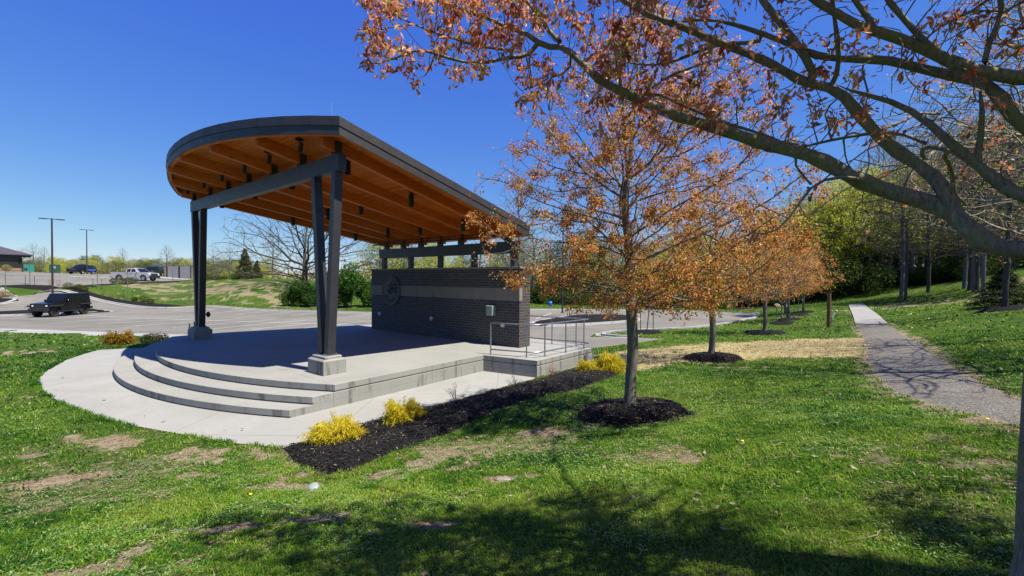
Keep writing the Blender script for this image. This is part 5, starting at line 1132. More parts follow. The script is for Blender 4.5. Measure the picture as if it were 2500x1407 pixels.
def car(name,loc,head,spec,label,scale=1):
    root=empty(name,loc,head); tag(root,label,spec['cat'])
    W=spec['w']/2; belt=spec['belt']; tum=spec.get('tum',.12)
    def hw(z): return W-max(0,z-belt)*tum/ .6 - (max(0,.7-z)*.10)
    fx,rx,r=spec['fa'],spec['ra'],spec['r']
    def arch(x,rr,n=9): return [(x+rr*math.cos(t),r+rr*math.sin(t)) for t in np.linspace(0,math.pi,n)][::-1]
    zb=spec['zb']; lo=spec['lower']   # outline from rear bottom clockwise over the top to front bottom
    poly=list(lo); under=[(fx+r*1.22,zb)]
    under=[]
    for x in (fx,rx):
        a=[(x+r*1.2*math.cos(t),r+r*1.2*math.sin(t)) for t in np.linspace(math.asin(max(-1,min(1,(zb-r)/(r*1.2)))),math.pi-math.asin(max(-1,min(1,(zb-r)/(r*1.2)))),10)]
        under+=a
    full=poly+under
    def slab(pts,mb,hwf=hw,m=0):
        n=len(pts); v=[(x,hwf(z),z) for x,z in pts]+[(x,-hwf(z),z) for x,z in pts]
        mb.ngon(v,[list(range(n)),list(range(n,2*n))[::-1]]+[[i,(i+1)%n,n+(i+1)%n,n+i] for i in range(n)],m)
    b=MB(); slab(full,b); slab(spec['cabin'],b)
    for bb in spec.get('boxes',[]): b.box(*bb,bev=.02)
    body=b.build('body',spec['paint'],root); smooth_by_angle(body,28)
    bv=body.modifiers.new('b','BEVEL'); bv.width=.025; bv.segments=2; bv.limit_method='ANGLE'; bv.angle_limit=R(35)
    def side(pts,nm,mat,off=.006,par=None,sides=(1,-1)):
        for s in sides:
            m=MB(); n=len(pts); v=[(x,s*(hw(z)+off),z) for x,z in pts]+[(x,s*(hw(z)-.01),z) for x,z in pts]; m.ngon(v,[list(range(n))]+[[i,(i+1)%n,n+(i+1)%n,n+i] for i in range(n)]); m.build(nm,mat,par or root)
    for w in spec['windows']: side(w,'side_window',M_glass)
    for (x0,z0,x1,z1,k) in spec['screens']:
        m=MB(); i0,i1=hw(z0)-.07,hw(z1)-.09; nrm=np.array([z1-z0,0,-(x1-x0)]); nrm/=np.linalg.norm(nrm); nrm*=.008*k
        v=[(x0,i0,z0),(x0,-i0,z0),(x1,-i1,z1),(x1,i1,z1)]; m.ngon([tuple(np.array(p)+nrm) for p in v]+v,[[0,1,2,3],[0,1,5,4],[1,2,6,5],[2,3,7,6],[3,0,4,7]]); m.build('windscreen' if k>0 else 'rear_window',M_glass,root)
    for x in (fx,rx):
        for s in (1,-1):
            m=MB(); y=s*(W-.02-spec.get('tw',.25)/2); tw=spec.get('tw',.25)
            m.lathe([(r*.62,-tw/2),(r*.93,-tw/2),(r,-tw/2+.04),(r,tw/2-.04),(r*.93,tw/2),(r*.62,tw/2),(r*.62,-tw/2)],(x,y,r),24,axis=1); w=m.build('wheel',M_tyre,root,smooth=False)
            g=MB(); g.lathe([(r*.62,-.08),(r*.62,.10),(r*.56,.10),(r*.54,.03),(0,.03)] if s>0 else [(r*.62,.08),(r*.62,-.10),(r*.56,-.10),(r*.54,-.03),(0,-.03)],(x,y,r),20,axis=1)
            for q in range(5):
                t=q*2*math.pi/5; c,sn=math.cos(t),math.sin(t); y0=y+s*.09
                g.ngon([(x+c*.05-sn*.045,y0,r+sn*.05+c*.045),(x+c*.05+sn*.045,y0,r+sn*.05-c*.045),(x+c*r*.58+sn*.03,y0,r+sn*r*.58-c*.03),(x+c*r*.58-sn*.03,y0,r+sn*r*.58+c*.03)],[[0,1,2,3]])
            g.build('rim',spec.get('rim',M_rim),w)
    for bb in spec.get('trim',[]): m=MB(); m.box(*bb[1:],bev=.02); m.build(bb[0],M_trim,root)
    for s in (1,-1):
        x,y,z,sx,sy,sz=spec['lamp']
        m=MB()
        if spec.get('roundlamp'): m.lathe([(0,.03),(sz*.8,.02),(sz,0)],(x,s*y,z),16,axis=0)
        else: m.box(x-sx,x+.012,s*y-sy,s*y+sy,z-sz,z+sz,bev=.01)
        m.build('headlight',M_lens,root); m=MB(); x,y,z=spec['tail']; m.box(x-.02,x+.04,s*y-.07,s*y+.07,z-.14,z+.14,bev=.01); m.build('tail_light',M_red,root)
        m=MB(); x,z=spec['mirror']; yy=s*(hw(z)+.10); m.box(x-.06,x+.06,yy-.11,yy+.11,z-.02,z+.16,bev=.03); m.build('mirror',spec['paint'],root)
    for h in spec.get('handles',[]): side([(h[0],h[1]),(h[0]+.2,h[1]),(h[0]+.2,h[1]+.035),(h[0],h[1]+.035)],'door_handle',M_trim,.02)
    for g in spec.get('graphic',[]): side(g,'side_stripe',M_pblue,.009)
    for x in spec.get('seams',[]): side([(x-.008,zb+.1),(x+.008,zb+.1),(x+.008,belt-.02),(x-.008,belt-.02)],'door_seam',M_trim,.003)
    return root
off=dict(cat='car',w=1.62,belt=1.18,tum=.08,fa=1.50,ra=-1.51,r=.43,zb=.50,paint=M_pblack,rim=M_rimd,tw=.27,lower=[(-2.12,.5),(-2.14,1.18),(.70,1.20),(.95,1.20),(2.0,1.10),(2.06,.95),(2.06,.5)],cabin=[(-2.12,1.17),(-2.09,1.82),(-1.98,1.87),(.18,1.87),(.30,1.83),(.64,1.19)],
    windows=[[(-1.98,1.24),(-1.95,1.74),(-1.15,1.75),(-1.12,1.24)],[(-1.02,1.24),(-1.02,1.75),(-.42,1.75),(-.42,1.24)],[(-.32,1.24),(-.32,1.75),(.22,1.75),(.45,1.24)]],screens=[(.625,1.24,.325,1.79,1),(-2.13,1.3,-2.09,1.78,-1)],
    trim=[('front_bumper',2.08,2.26,-.78,.78,.50,.72),('fender',.92,2.10,.78,.97,.86,.97),('fender',.92,2.10,-.97,-.78,.86,.97),('fender',-2.08,-.98,.78,.97,.90,1.0),('fender',-2.08,-.98,-.97,-.78,.90,1.0),('running_board',-.95,.95,.70,.92,.40,.48),('running_board',-.95,.95,-.92,-.70,.40,.48),('rear_bumper',-2.42,-2.15,-.8,.8,.52,.70),('grille',2.055,2.09,-.42,.42,.68,1.04)],
    lamp=(2.075,.55,.92,.02,.065,.06),tail=(-2.17,.70,1.0),mirror=(.45,1.22),handles=[(-.30,1.05),(-1.0,1.05)],seams=[.62,-.37,-1.07])
suv=dict(cat='car',w=1.98,belt=1.12,tum=.20,fa=1.45,ra=-1.41,r=.385,zb=.36,paint=M_pblack,rim=M_rim,lower=[(-2.42,.45),(-2.46,.9),(-2.40,1.12),(.9,1.12),(1.5,1.10),(2.28,.98),(2.46,.80),(2.48,.45)],cabin=[(-2.40,1.10),(-2.15,1.66),(-1.9,1.74),(-.2,1.77),(.25,1.70),(1.10,1.11)],
    windows=[[(-2.12,1.18),(-1.98,1.55),(-1.40,1.60),(-1.30,1.18)],[(-1.20,1.17),(-1.25,1.62),(-.42,1.64),(-.38,1.17)],[(-.28,1.17),(-.32,1.64),(.10,1.62),(.72,1.17)]],screens=[(1.08,1.15,.27,1.69,1),(-2.38,1.18,-2.17,1.62,-1)],trim=[('front_bumper',2.42,2.54,-.8,.8,.38,.58),('push_bar',2.5,2.6,-.35,.35,.45,.95),('grille',2.36,2.46,-.6,.6,.66,.86)],
    lamp=(2.33,.76,.82,.10,.16,.08),tail=(-2.46,.80,1.0),mirror=(.80,1.12),seams=[.78,-.33,-1.25],handles=[(-.25,.98),(-1.15,.98)],graphic=[[(-2.2,.78),(-2.1,1.0),(-1.2,.98),(.2,.95),(.55,1.04),(.35,.74),(-.6,.62),(-1.0,.72),(-1.9,.70)]],boxes=[(-.35,.0,-.55,.55,1.76,1.86)])
big_suv=dict(suv); big_suv.update(w=2.04,belt=1.22,r=.41,fa=1.55,ra=-1.45,graphic=[],boxes=[(-1.9,.1,-.62,-.56,1.92,1.97),(-1.9,.1,.56,.62,1.92,1.97)],lower=[(-2.52,.45),(-2.55,1.0),(-2.5,1.22),(.9,1.22),(1.4,1.2),(2.4,1.10),(2.56,.9),(2.56,.45)],cabin=[(-2.50,1.20),(-2.40,1.82),(-2.2,1.90),(-.1,1.92),(.25,1.86),(.98,1.21)],
    windows=[[(-2.3,1.28),(-2.25,1.76),(-1.4,1.78),(-1.35,1.28)],[(-1.25,1.28),(-1.25,1.78),(-.42,1.79),(-.4,1.28)],[(-.3,1.28),(-.3,1.79),(.12,1.77),(.66,1.28)]],screens=[(.97,1.25,.27,1.85,1),(-2.51,1.3,-2.42,1.78,-1)],lamp=(2.5,.78,.90,.10,.16,.09),tail=(-2.56,.86,1.1),mirror=(.76,1.24),trim=[('front_bumper',2.5,2.62,-.9,.9,.4,.62),('grille',2.5,2.58,-.55,.55,.68,1.0)])
pick=dict(cat='pickup truck',w=2.0,belt=1.28,tum=.16,fa=1.86,ra=-1.72,r=.43,zb=.48,paint=M_pwhite,rim=M_rim,lower=[(-2.95,.55),(-2.98,1.30),(-.72,1.30),(1.1,1.28),(1.5,1.30),(2.6,1.18),(2.76,.98),(2.78,.55)],cabin=[(-.74,1.27),(-.62,1.82),(-.5,1.90),(.45,1.92),(.72,1.86),(1.38,1.28)],
    windows=[[(-.58,1.34),(-.52,1.76),(.02,1.79),(.02,1.34)],[(.13,1.34),(.13,1.79),(.50,1.78),(1.02,1.34)]],screens=[(1.36,1.32,.74,1.85,1),(-.755,1.36,-.64,1.8,-1)],trim=[('front_bumper',2.72,2.94,-.95,.95,.45,.82),('rear_bumper',-3.15,-2.95,-.9,.9,.5,.72),('grille',2.66,2.80,-.62,.62,.84,1.14),('bed_liner',-2.88,-.80,-.84,.84,1.295,1.315),('mud_guard',-2.3,-2.22,-.98,-.72,.3,.6)],
    lamp=(2.68,.80,1.02,.06,.15,.10),tail=(-2.98,.93,1.1),mirror=(1.0,1.32),handles=[(.0,1.12),(-.7,1.12)],seams=[1.08,.07,-.68],boxes=[(.0,.06,-.5,.5,1.91,1.96)])
def place(spec,name,fx,Y,fdir,label,near,z=None,sc=1.):
    """fx: px of the near front wheel; fdir: forward heading"""
    P=np.array([(fx-1250)/F*Y,Y]); f=np.array([math.cos(fdir),math.sin(fdir)]); l=np.array([-f[1],f[0]])
    c=P-f*spec['fa']*sc-l*near*(spec['w']/2-.12)*sc; z=G1(*c) if z is None else z; o=car(name,(c[0],c[1],z+.01),fdir,spec,label); o.scale=(sc,)*3; return o
place(off,'offroad_car',127.4,34.3,R(-85),'black four-door off-road car with dark wheels parked on the lower lot',1,z=-.30).scale=(.87,.93,1.0)
place(pick,'pickup_truck',350.2,64.5,R(1),'silver-white crew cab pickup on the upper car park',-1)
place(suv,'police_car',201.3,80,R(-74),'dark police car with blue side stripe on the upper car park',1)
place(big_suv,'suv',379.4,82,R(-70),'large black vehicle half hidden behind the gated enclosure',1)
# ------------------------------------------------------------------ street furniture
M_pole=steel('pole_paint',(.055,.045,.060),.4)
def lamp_post(px,Y,top,zb,label,ped=True,rz=0.):
    x=(px-1250)/F*Y; root=empty('lamp_post',(x,Y,zb),rz); tag(root,label,'lamp post','parking lot lamp posts'); h=top-zb
    if ped: m=MB(); m.lathe([(.30,-.2),(.30,.72),(.27,.75),(0,.75)],(0,0,0),20); m.build('base',M_kerb,root)
    b=.75 if ped else 0; m=MB(); m.cyl((0,0,b),(0,0,b+.05),.17,k=12); m.tube([(0,0,b),(0,0,h*.5),(0,0,h)],[.085,.075,.06],8); m.build('pole',M_pole,root)
    for s in (1,-1):
        m=MB(); m.box(.05*s,.30*s,-.03,.03,h-.10,h-.04); m.box(.28*s,.85*s,-.16,.16,h-.11,h-.03,bev=.02); o=m.build('lamp_head',M_pole,root); m=MB(); m.box(.34*s,.80*s,-.12,.12,h-.122,h-.109); m.build('lens',M_glassl,o)
lamp_post(128,40,8.45,-.15,'tall twin-headed lamp post behind the black off-road car',False,.75); lamp_post(212.5,73,11.1,2.72,'far twin-headed lamp post on a white pedestal on the upper car park',True,.75); lamp_post(1373.5,40.5,8.4,-.05,'twin-headed lamp post in the mulched island seen through the nearest maple',False,.4)
# gated enclosure
M_tanbrick=brick('tan_brick',(.42,.27,.13),(.50,.33,.17),(.5,.46,.4)); M_panel=pmat('grey_gate_panel',(.34,.34,.37),(.38,.38,.41),3,.5,.05)
Yg=74; gx=lambda p:(p-1250)/F*Yg; root=empty('bin_enclosure',(gx(436),Yg,2.98)); tag(root,'grey gated bin enclosure with tan brick piers on the upper car park','enclosure')
for p in (402.5,468.5): m=MB(); x=gx(p)-gx(436); m.box(x-.15,x+.15,0,.4,-.5,2.02); o=m.build('pier',M_tanbrick,root); m=MB(); m.box(x-.19,x+.19,-.04,.44,2.02,2.1); m.build('cap',M_lime,o)
for p0,p1 in ((408,434),(438.5,463.5)): m=MB(); m.box(gx(p0)-gx(436),gx(p1)-gx(436),.1,.15,.08,1.98); m.build('gate_panel',M_panel,root)
for p in (406.5,436.2,465): m=MB(); x=gx(p)-gx(436); m.box(x-.07,x+.07,.05,.2,-.2,2.05); m.build('gate_post',M_black,root)
m=MB(); m.box(gx(404)-gx(436),gx(468)-gx(436),2.6,2.8,-.2,2.0); m.build('rear_wall',M_tanbrick,root)
sheet('concrete_apron',[(gx(388),70.3),(gx(480),70.6),(gx(480),77),(gx(388),77)],M_kerb,lambda x,y,d:T(x,y)+.05,2,2)
# low building at the far left
Yb=94; bx0=(0-1250)/F*Yb; M_shingle=pmat('dark_roof_shingles',(.045,.038,.050),(.08,.068,.085),6,.8,.3,bscale=60); M_dkwall=pmat('dark_siding',(.035,.035,.04),(.05,.05,.055),3,.6,.1)
xr=(55-1250)/F*Yb; root=empty('low_building',(xr,Yb,3.75),R(50)); tag(root,'low tan brick building with dark hipped roof at the far left edge','building')
m=MB(); m.box(-22,0,0,12,-.9,2.35); w=m.build('brick_wall',M_tanbrick,root)
m=MB(); m.box(-22,-.02,.02,12,2.35,4.0); m.build('upper_wall',M_dkwall,root)
m=MB(); m.ngon([(-23.3,-1.5,4.0),(1.5,-1.5,4.0),(1.5,13.5,4.0),(-23.3,13.5,4.0),(-17,6,6.5),(-4.8,6,6.5),(-23.3,-1.5,3.85),(1.5,-1.5,3.85),(1.5,13.5,3.85),(-23.3,13.5,3.85)],[[0,1,5,4],[1,2,5],[2,3,4,5],[3,0,4],[6,7,1,0],[7,8,2,1],[8,9,3,2],[9,6,0,3],[9,8,7,6]]); m.build('roof',M_shingle,root)
for x in (-3.7,-.45,-8,-13): m=MB(); m.box(x-.1,x+.1,-.14,-.001,2.0,3.0); m.build('bracket',M_black,root)
m=MB(); m.tube([(-.05,-.15,-.3),(-.05,-.15,3.0),(.6,-.8,3.75)],.05,6); m.build('downpipe',M_trim,root)
m=MB(); m.box(-22,.0,-.03,-.001,.55,.65); m.build('stone_course',M_lime,w)
M_teal=pmat('teal_enamel',(.01,.22,.17),(.015,.27,.21),3,.5,.05); M_dgreen=pmat('dark_green_enamel',(.012,.060,.035),(.018,.075,.045),3,.5,.05)
def boxthing(nm,px0,px1,Y,h,d,mat,label,extra=None):
    x0,x1=(px0-1250)/F*Y,(px1-1250)/F*Y; z=G1((x0+x1)/2,Y)+.05; root=empty(nm,((x0+x1)/2,Y,z),R(46)); tag(root,label,'utility box'); w=(x1-x0)/2*.70
    m=MB(); m.box(-w,w,0,d,.0,h,bev=.03); m.build('housing',mat,root); m=MB(); m.box(-w-.25,w+.35,-.25,d+.25,-.3,.03); m.build('pad',M_kerb,root)
    for bb,nm2,mt in extra or []: m=MB(); m.box(*bb,bev=.01); m.build(nm2,mt,root)
boxthing('generator',58.5,82.5,92,1.62,1.2,M_teal,'bright teal green generator on a concrete pad by the low building',[((-.65,-.2,-.03,.002,.3,.9),'vent_panel',M_trim),((-.3,.0,.4,.7,1.62,1.9),'exhaust',M_trim)])
boxthing('transformer_cabinet',120.5,147.5,90,1.85,1.6,M_dgreen,'dark green electrical cabinet on a pad behind the tall lamp post',[((-.18,.12,-.012,.001,1.2,1.42),'notice',M_line),((-.12,.1,-.012,.001,.98,1.1),'notice',M_line),((-.01,.01,-.01,.001,.1,1.8),'door_seam',M_trim)])
for px,py in ((175,677.5),(190,678),(206,678.6),(222,679),(254,680.5),(270,681.3)): q=hit(px,py); m=MB(); m.box(-.45,.45,-.08,.08,0,.14,bev=.03); o=m.build('wheel_stop',M_line,loc=tuple(q)); tag(o,'short white wheel stop on the upper car park','wheel stop','wheel stops in a row on the upper car park')
# wooden post and white pipe by the path
M_woodp=wood('post_wood',(.16,.075,.030),(.27,.14,.06)); q=hit(2023,797); root=empty('wooden_post',tuple(q),.5); tag(root,'brown wooden post with a dark cap standing beside the path','post')
m=MB(); m.box(-.085,.085,-.085,.085,-.2,2.12,bev=.01); m.build('post',M_woodp,root); m=MB(); m.box(-.115,.115,-.115,.115,2.12,2.17,bev=.01); m.build('cap',M_black,root)
q=hit(2031,790); M_pvc=pmat('white_pvc',(.62,.62,.62),(.7,.7,.7),5,.4,.02); m=MB(); m.tube([(0,0,-.2),(0,0,.40),(.03,.0,.47),(.22,0,.74),(.26,0,.80)],.042,10); m.tube([(.24,0,.76),(.30,0,.86)],.06,10); o=m.build('white_pipe',M_pvc,loc=tuple(q),smooth=True); tag(o,'bent white plastic pipe sticking up beside the wooden post','pipe')
# brown sign behind the nearest maple
M_brown=pmat('brown_sign_face',(.13,.035,.018),(.16,.045,.024),4,.5,.03); q=atY(1533,728,50); root=empty('park_sign',(q[0],q[1],G1(q[0],q[1])),.0); tag(root,'brown and white notice board on posts beyond the turning circle','sign'); zc=q[2]-G1(q[0],q[1])
m=MB(); m.box(-.72,.72,-.03,.03,zc-.48,zc+.48,bev=.01); bo=m.build('board',M_brown,root); m=MB(); m.box(-.68,.68,-.036,-.031,zc-.12,zc+.12); m.build('white_band',M_line,bo)
for x in (-.55,.55): m=MB(); m.box(x-.04,x+.04,.03,.1,-.2,zc+.5); m.build('leg',M_galv,root)
q=atY(1343,757,54); root=empty('blue_barrel',(q[0],q[1],G1(q[0],q[1]))); tag(root,'blue plastic barrel at the wood edge behind the railing','barrel'); m=MB(); h0=.95; m.lathe([(0,0),(.27,0),(.3,.1),(.3,.3),(.315,.32),(.3,.34),(.3,.6),(.315,.62),(.3,.64),(.29,.9),(.25,.95),(0,.95)],(0,0,0),18); m.build('drum',pmat('blue_plastic',(.01,.07,.5),(.015,.09,.6),4,.4,.02),root,smooth=True); m=MB(); m.lathe([(.25,.95),(.27,.97),(.26,.99),(0,.99)],(0,0,0),18); m.build('lid',M_black,root); root.scale=(.9,.9,.6)
def rock(px,py,Y,s,mat,label,seed,z=None,nm='boulder'):
    q=atY(px,py,Y) if Y else hit(px,py); z=G1(q[0],q[1]) if z is None else z; rg=np.random.default_rng(seed); n1,n2=14,9; v=[]
    for i in range(n2):
        for j in range(n1):
            a=j*2*math.pi/n1; b=math.pi*i/(n2-1); rr=1+.35*(fbm(np.array([math.cos(a)*1.5+seed]),np.array([b*1.5+math.sin(a)]),seed,3)[0]-.5); v.append((s[0]*rr*math.sin(b)*math.cos(a),s[1]*rr*math.sin(b)*math.sin(a),s[2]*rr*math.cos(b)))
    f=[[i*n1+j,i*n1+(j+1)%n1,(i+1)*n1+(j+1)%n1,(i+1)*n1+j] for i in range(n2-1) for j in range(n1)]; m=MB(); m.add(v,f); o=m.build(nm,mat,loc=(q[0],q[1],z+s[2]*.35),smooth=True); tag(o,label,'rock')
M_rock=pmat('sandstone',(.30,.17,.12),(.42,.27,.20),4,.85,.5); M_rockg=pmat('pale_stone',(.34,.30,.25),(.48,.44,.37),9,.85,.5)
rock(1590,754,55,(.85,.5,.35),M_rock,'pinkish boulder at the wood edge beyond the turning circle',3); rock(1897,746,51,(.4,.3,.35),M_rock,'small tan boulder at the end of the low mulch strip',4)
rock(1232,1168,None,(.125,.05,.012),M_rockg,'thin flat pale stone lying in the lawn in front of the nearest maple',6,nm='flat_stone')
q=hit(765,1195); m=MB(); m.lathe([(0,.022),(.05,.02),(.062,.012),(.068,0),(.068,-.05)],(0,0,0),22); o=m.build('valve_cover',M_grayp,loc=(q[0],q[1],q[2]+.03),smooth=True); o.rotation_euler=(R(28),0,0); tag(o,'small round grey valve cover in the grass below the mulch bed','valve cover')
# staked saplings
M_tpost=pmat('green_stake_paint',(.012,.035,.018),(.02,.05,.027),9,.6,.1)
def stake(x,y,z,h,par): m=MB(); m.box(x-.022,x+.022,y-.012,y+.012,z-.1,z+h); o=m.build('stake',M_tpost,par); m=MB(); m.box(x-.024,x+.024,y-.014,y+.014,z+h-.17,z+h+.004); m.build('white_tip',M_line,o)
def sapling(px,py,h,seed,label,group,stakes=1,Y=None,spread=.5,nat=90,lean=0,mat=None):
    q=hit(px,py) if Y is None else np.array([(px-1250)/F*Y,Y,G1((px-1250)/F*Y,Y)]); rg=np.random.default_rng(seed); root=empty('sapling',tuple(q)); tag(root,label,'sapling',group)
    tp=[(lean*z,0,z) for z in np.arange(-.1,h*.75,.15)]; A=[(lean*h*.7+rg.normal(0,spread*.6),rg.normal(0,spread*.6),rg.uniform(h*.4,h)) for _ in range(nat)]; P,pr=colonize(np.array(tp),[-1]+list(range(len(tp)-1)),np.array(A),1.2,.12,.11,50,(0,0,.25),.1,seed,2500,.3); r,_=pipe(pr,.006,2.2); r=.006+(r-.006)*(.032-.006)/(r[0]-.006)
    mb=MB(); skin(mb,P,pr,r); mb.build('trunk',mat or M_barkg,root,smooth=True)
    if stakes:
        for s in (-1,1): stake(s*.42,.1*s,0,1.35,root)
GS='young staked trees'
sapling(1579,812,3.1,1,'leaning young tree between two white-tipped stakes near the turning circle',GS,lean=.09); sapling(1907.7,790,3.2,2,'staked young tree just beyond the third maple',GS); sapling(1948.6,769,3.2,3,'far staked young tree between the last maples',GS); sapling(1782,763,3.,4,'staked young tree at the far kerb of the turning circle',GS); sapling(1478.6,770,2.6,5,'young tree standing in the turning circle island',GS,Y=42)
sapling(238,706,4.2,6,'brown twiggy young tree above the mulch bank, right of the off-road car',GS,spread=.45,nat=160); sapling(73,698,3.6,7,'young tree with two slanted stakes on the bank top',GS,spread=.4,nat=130); sapling(312,731,4.6,8,'slender young tree on the mulch bank beside the grass hill',GS,spread=.7,nat=160); sapling(462,745,3.6,9,'wide twiggy young tree beside the far V column',GS,stakes=0,spread=1.5,nat=120); sapling(14,712,3.0,10,'bare forked shrub at the far left edge above the round shrub',GS,stakes=0,spread=.9,nat=60); sapling(422,694,2.4,12,'thin bare whip in front of the gated enclosure',GS,stakes=0,spread=.3,nat=30)
for px,yt,yb,Y in ((462,781,818,25),(473.6,777,818,26)):
    x=(px-1250)/F*Y; z=G1(x,Y); root=empty('marker_stake',(x,Y,z)); tag(root,'dark stake with white tip behind the far column pier, %s one'%('lower left' if px<470 else 'taller right'),'stake','white tipped stakes behind the far pier'); h=HC-z+( (703.5-yt)-(703.5-677))*Y/F; m=MB(); m.box(-.03,.03,-.02,.02,-.1,h-.18); m.build('shaft',M_tpost,root); m=MB(); m.box(-.035,.035,-.025,.025,h-.18,h+.08); m.build('tip',M_line,root)
# ------------------------------------------------------------------ shrubs
M_thread=attrmat('golden_thread_foliage',[(0,(.34,.25,.010)),(.35,(.68,.53,.016)),(.75,(.92,.78,.04)),(1,(1.,.92,.15))],.5,.4,.2); M_threado=attrmat('orange_thread_foliage',[(0,(.16,.07,.01)),(.5,(.45,.24,.02)),(1,(.66,.45,.05))],.6,.3,.2)
M_box=attrmat('boxwood_leaves',[(0,(.03,.045,.008)),(.5,(.10,.12,.015)),(1,(.22,.22,.03))],.5,.3,.3); M_dark=attrmat('dark_purple_leaves',[(0,(.015,.012,.008)),(.6,(.05,.045,.018)),(1,(.10,.06,.03))],.6,.2,.2); M_redtwig=barkmat('red_twig_bark',(.07,.03,.025),(.16,.08,.06))
def thread(loc,w,h,seed,n,mat,label,tall=.0,group=None):
    rg=np.random.default_rng(seed); root=empty('thread_leaf_shrub',loc); mb=MB(); a=rg.uniform(0,6.283,n); el=rg.random(n)**.7; L=rg.uniform(.55,1.08,n); lump=.25+1.4*fbm(np.cos(a)*3.0+seed,np.sin(a)*3.0+el*2.6,seed,3)
    R_=w/2*L*lump; ex=np.cos(a)*R_*np.sqrt(1-(el*.85)**2); ey=np.sin(a)*R_*np.sqrt(1-(el*.85)**2); ez=h*el*L*lump*1.1; droop=rg.uniform(.05,.16,n)*h
    if tall: k=rg.random(n)<.03; ez[k]+=tall*rg.random(k.sum()); ex[k]*=.3; ey[k]*=.3
    P0=np.stack([ex*.12,ey*.12,ez*.1+.02],1); P1=np.stack([ex*.72,ey*.72,ez*.85+droop],1); P2=np.stack([ex,ey,ez],1); P3_=np.stack([ex*1.10,ey*1.10,np.maximum(ez-droop*1.4,-.01)],1)+rg.normal(0,.012,(n,3))
    tn=np.clip(rg.random(n)*.7+.3*el,0,1); ww=.0046 if w<1 else .007
    for A_,B_ in ((P0,P1),(P1,P2),(P2,P3_)):
        d=B_-A_; s=np.cross(d,rg.normal(0,1,(n,3))); s/=np.linalg.norm(s,axis=1)[:,None]+1e-9; s*=ww; v=np.stack([A_-s,A_+s,B_+s*.8,B_-s*.8],1).reshape(-1,3); mb.add(v,np.arange(n)[:,None]*4+np.array([[0,1,2,3]]),a=np.repeat(tn,4))
    # side threads
    k=np.repeat(np.arange(n),5); t=rg.random(len(k))[:,None]; base=np.where(t<.5,P1[k]+(P2[k]-P1[k])*t*2,P2[k]+(P3_[k]-P2[k])*(t*2-1)); d=rg.normal(0,1,(len(k),3)); d[:,2]-=.25; d+= (P2[k]-P0[k])/np.maximum(np.linalg.norm(P2[k]-P0[k],axis=1),.01)[:,None]*1.0; d/=np.linalg.norm(d,axis=1)[:,None]; B_=base+d*(rg.uniform(.03,.10,len(k))*w/.8)[:,None]; s=np.cross(d,rg.normal(0,1,d.shape)); s/=np.linalg.norm(s,axis=1)[:,None]; s*=ww*.9
    mb.add(np.stack([base-s,base+s,B_+s*.5,B_-s*.5],1).reshape(-1,3),np.arange(len(k))[:,None]*4+np.array([[0,1,2,3]]),a=np.repeat(np.clip(tn[k]+rg.normal(0,.12,len(k)),0,1),4))
    mb.build('crown',mat,root,attr=True); m=MB(); m.tube([(0,0,-.05),(.01,0,h*.4)],[.02,.01],6); m.build('stem',M_barkd,root); tag(root,label,'shrub',group); return root
GY='golden thread-leaf shrubs'
def hb_(px,py): q=hit(px,py); return (q[0],q[1],q[2]+.06)
thread(hb_(820,1082),.84,.26,1,1500,M_thread,'golden thread-leaf shrub at the near tip of the mulch bed, with a tall wisp',.26,GY); thread(hb_(980,1036),.80,.34,2,1500,M_thread,'rounder golden thread-leaf shrub, second along the mulch bed',.1,GY)
thread(hb_(1437,916),.64,.31,3,1000,M_thread,'small golden thread-leaf shrub against the raised slab corner',.06,GY); thread(hb_(1487,910),.80,.48,4,1300,M_thread,'bright golden thread-leaf shrub between slab corner and maple trunk',.08,GY); thread(hb_(292,842),1.0,.42,5,1300,M_threado,'orange-gold thread-leaf shrub left of the steps, beyond the plaza',.0,GY)
def boxw(px,py,w,h,seed,mat,label,group=None,Y=None,nm='round_shrub',n=1800,ls=.05):
    q=hit(px,py) if Y is None else np.array([(px-1250)/F*Y,Y,G1((px-1250)/F*Y,Y)]); rg=np.random.default_rng(seed); root=empty(nm,(q[0],q[1],q[2])); d=rg.normal(0,1,(n,3)); d/=np.linalg.norm(d,axis=1)[:,None]; lump=.78+.42*fbm(d[:,0]*2.5+seed,d[:,1]*2.5+d[:,2]*2,seed,3); c=d*(rg.random(n)**.22*lump)[:,None]*np.array([w/2,w/2,h/2])+[0,0,h*.5]; c=c[c[:,2]>0]
    mb=MB(); leafquads(mb,c,np.full(len(c),ls),rg,rg.random(len(c)),.6,0); mb.build('crown',mat,root,attr=True); m=MB()
    for k in range(5): m.tube([(0,0,-.05),(rg.normal(0,w*.15),rg.normal(0,w*.15),h*.6)],[.02,.008],4)
    m.build('stem',M_barkd,root); tag(root,label,'shrub',group)
GB='clipped round shrubs along the mulch banks'
boxw(378,839,1.15,.48,3,M_dark,'dark brownish low shrub left of the steps, beyond the plaza')
for i,(px,py,w,lb) in enumerate(((167,705.5,.95,'round green shrub on the mulch bank above the off-road car'),(192,707.5,.8,'left of two touching round shrubs on the mulch bank'),(206,711.5,.85,'right of two touching round shrubs on the mulch bank'),(277,692.6,.85,'first round shrub in the row before the white pickup'),(293,692.3,.95,'second round shrub in the row before the white pickup'),(306,691.5,.9,'third round shrub in the row before the white pickup'),(318,691,.9,'fourth round shrub in the row before the white pickup'),(329.5,690.5,.95,'last round shrub in the row before the white pickup'),
    (329,735.5,.62,'small round shrub low on the bank beside the hill'),(352,737.5,.95,'largest round shrub low on the bank beside the hill'),(367,741.5,.75,'greener round shrub at the lower end of the bank'),(20,730,1.1,'round green shrub on the far left mulch island'))): boxw(px,py,w,w*.8,20+i,M_box,lb,GB,n=1500)
boxw(3,731,1.2,1.0,50,M_threado,'rust-red shrub beside the round one on the far left island')
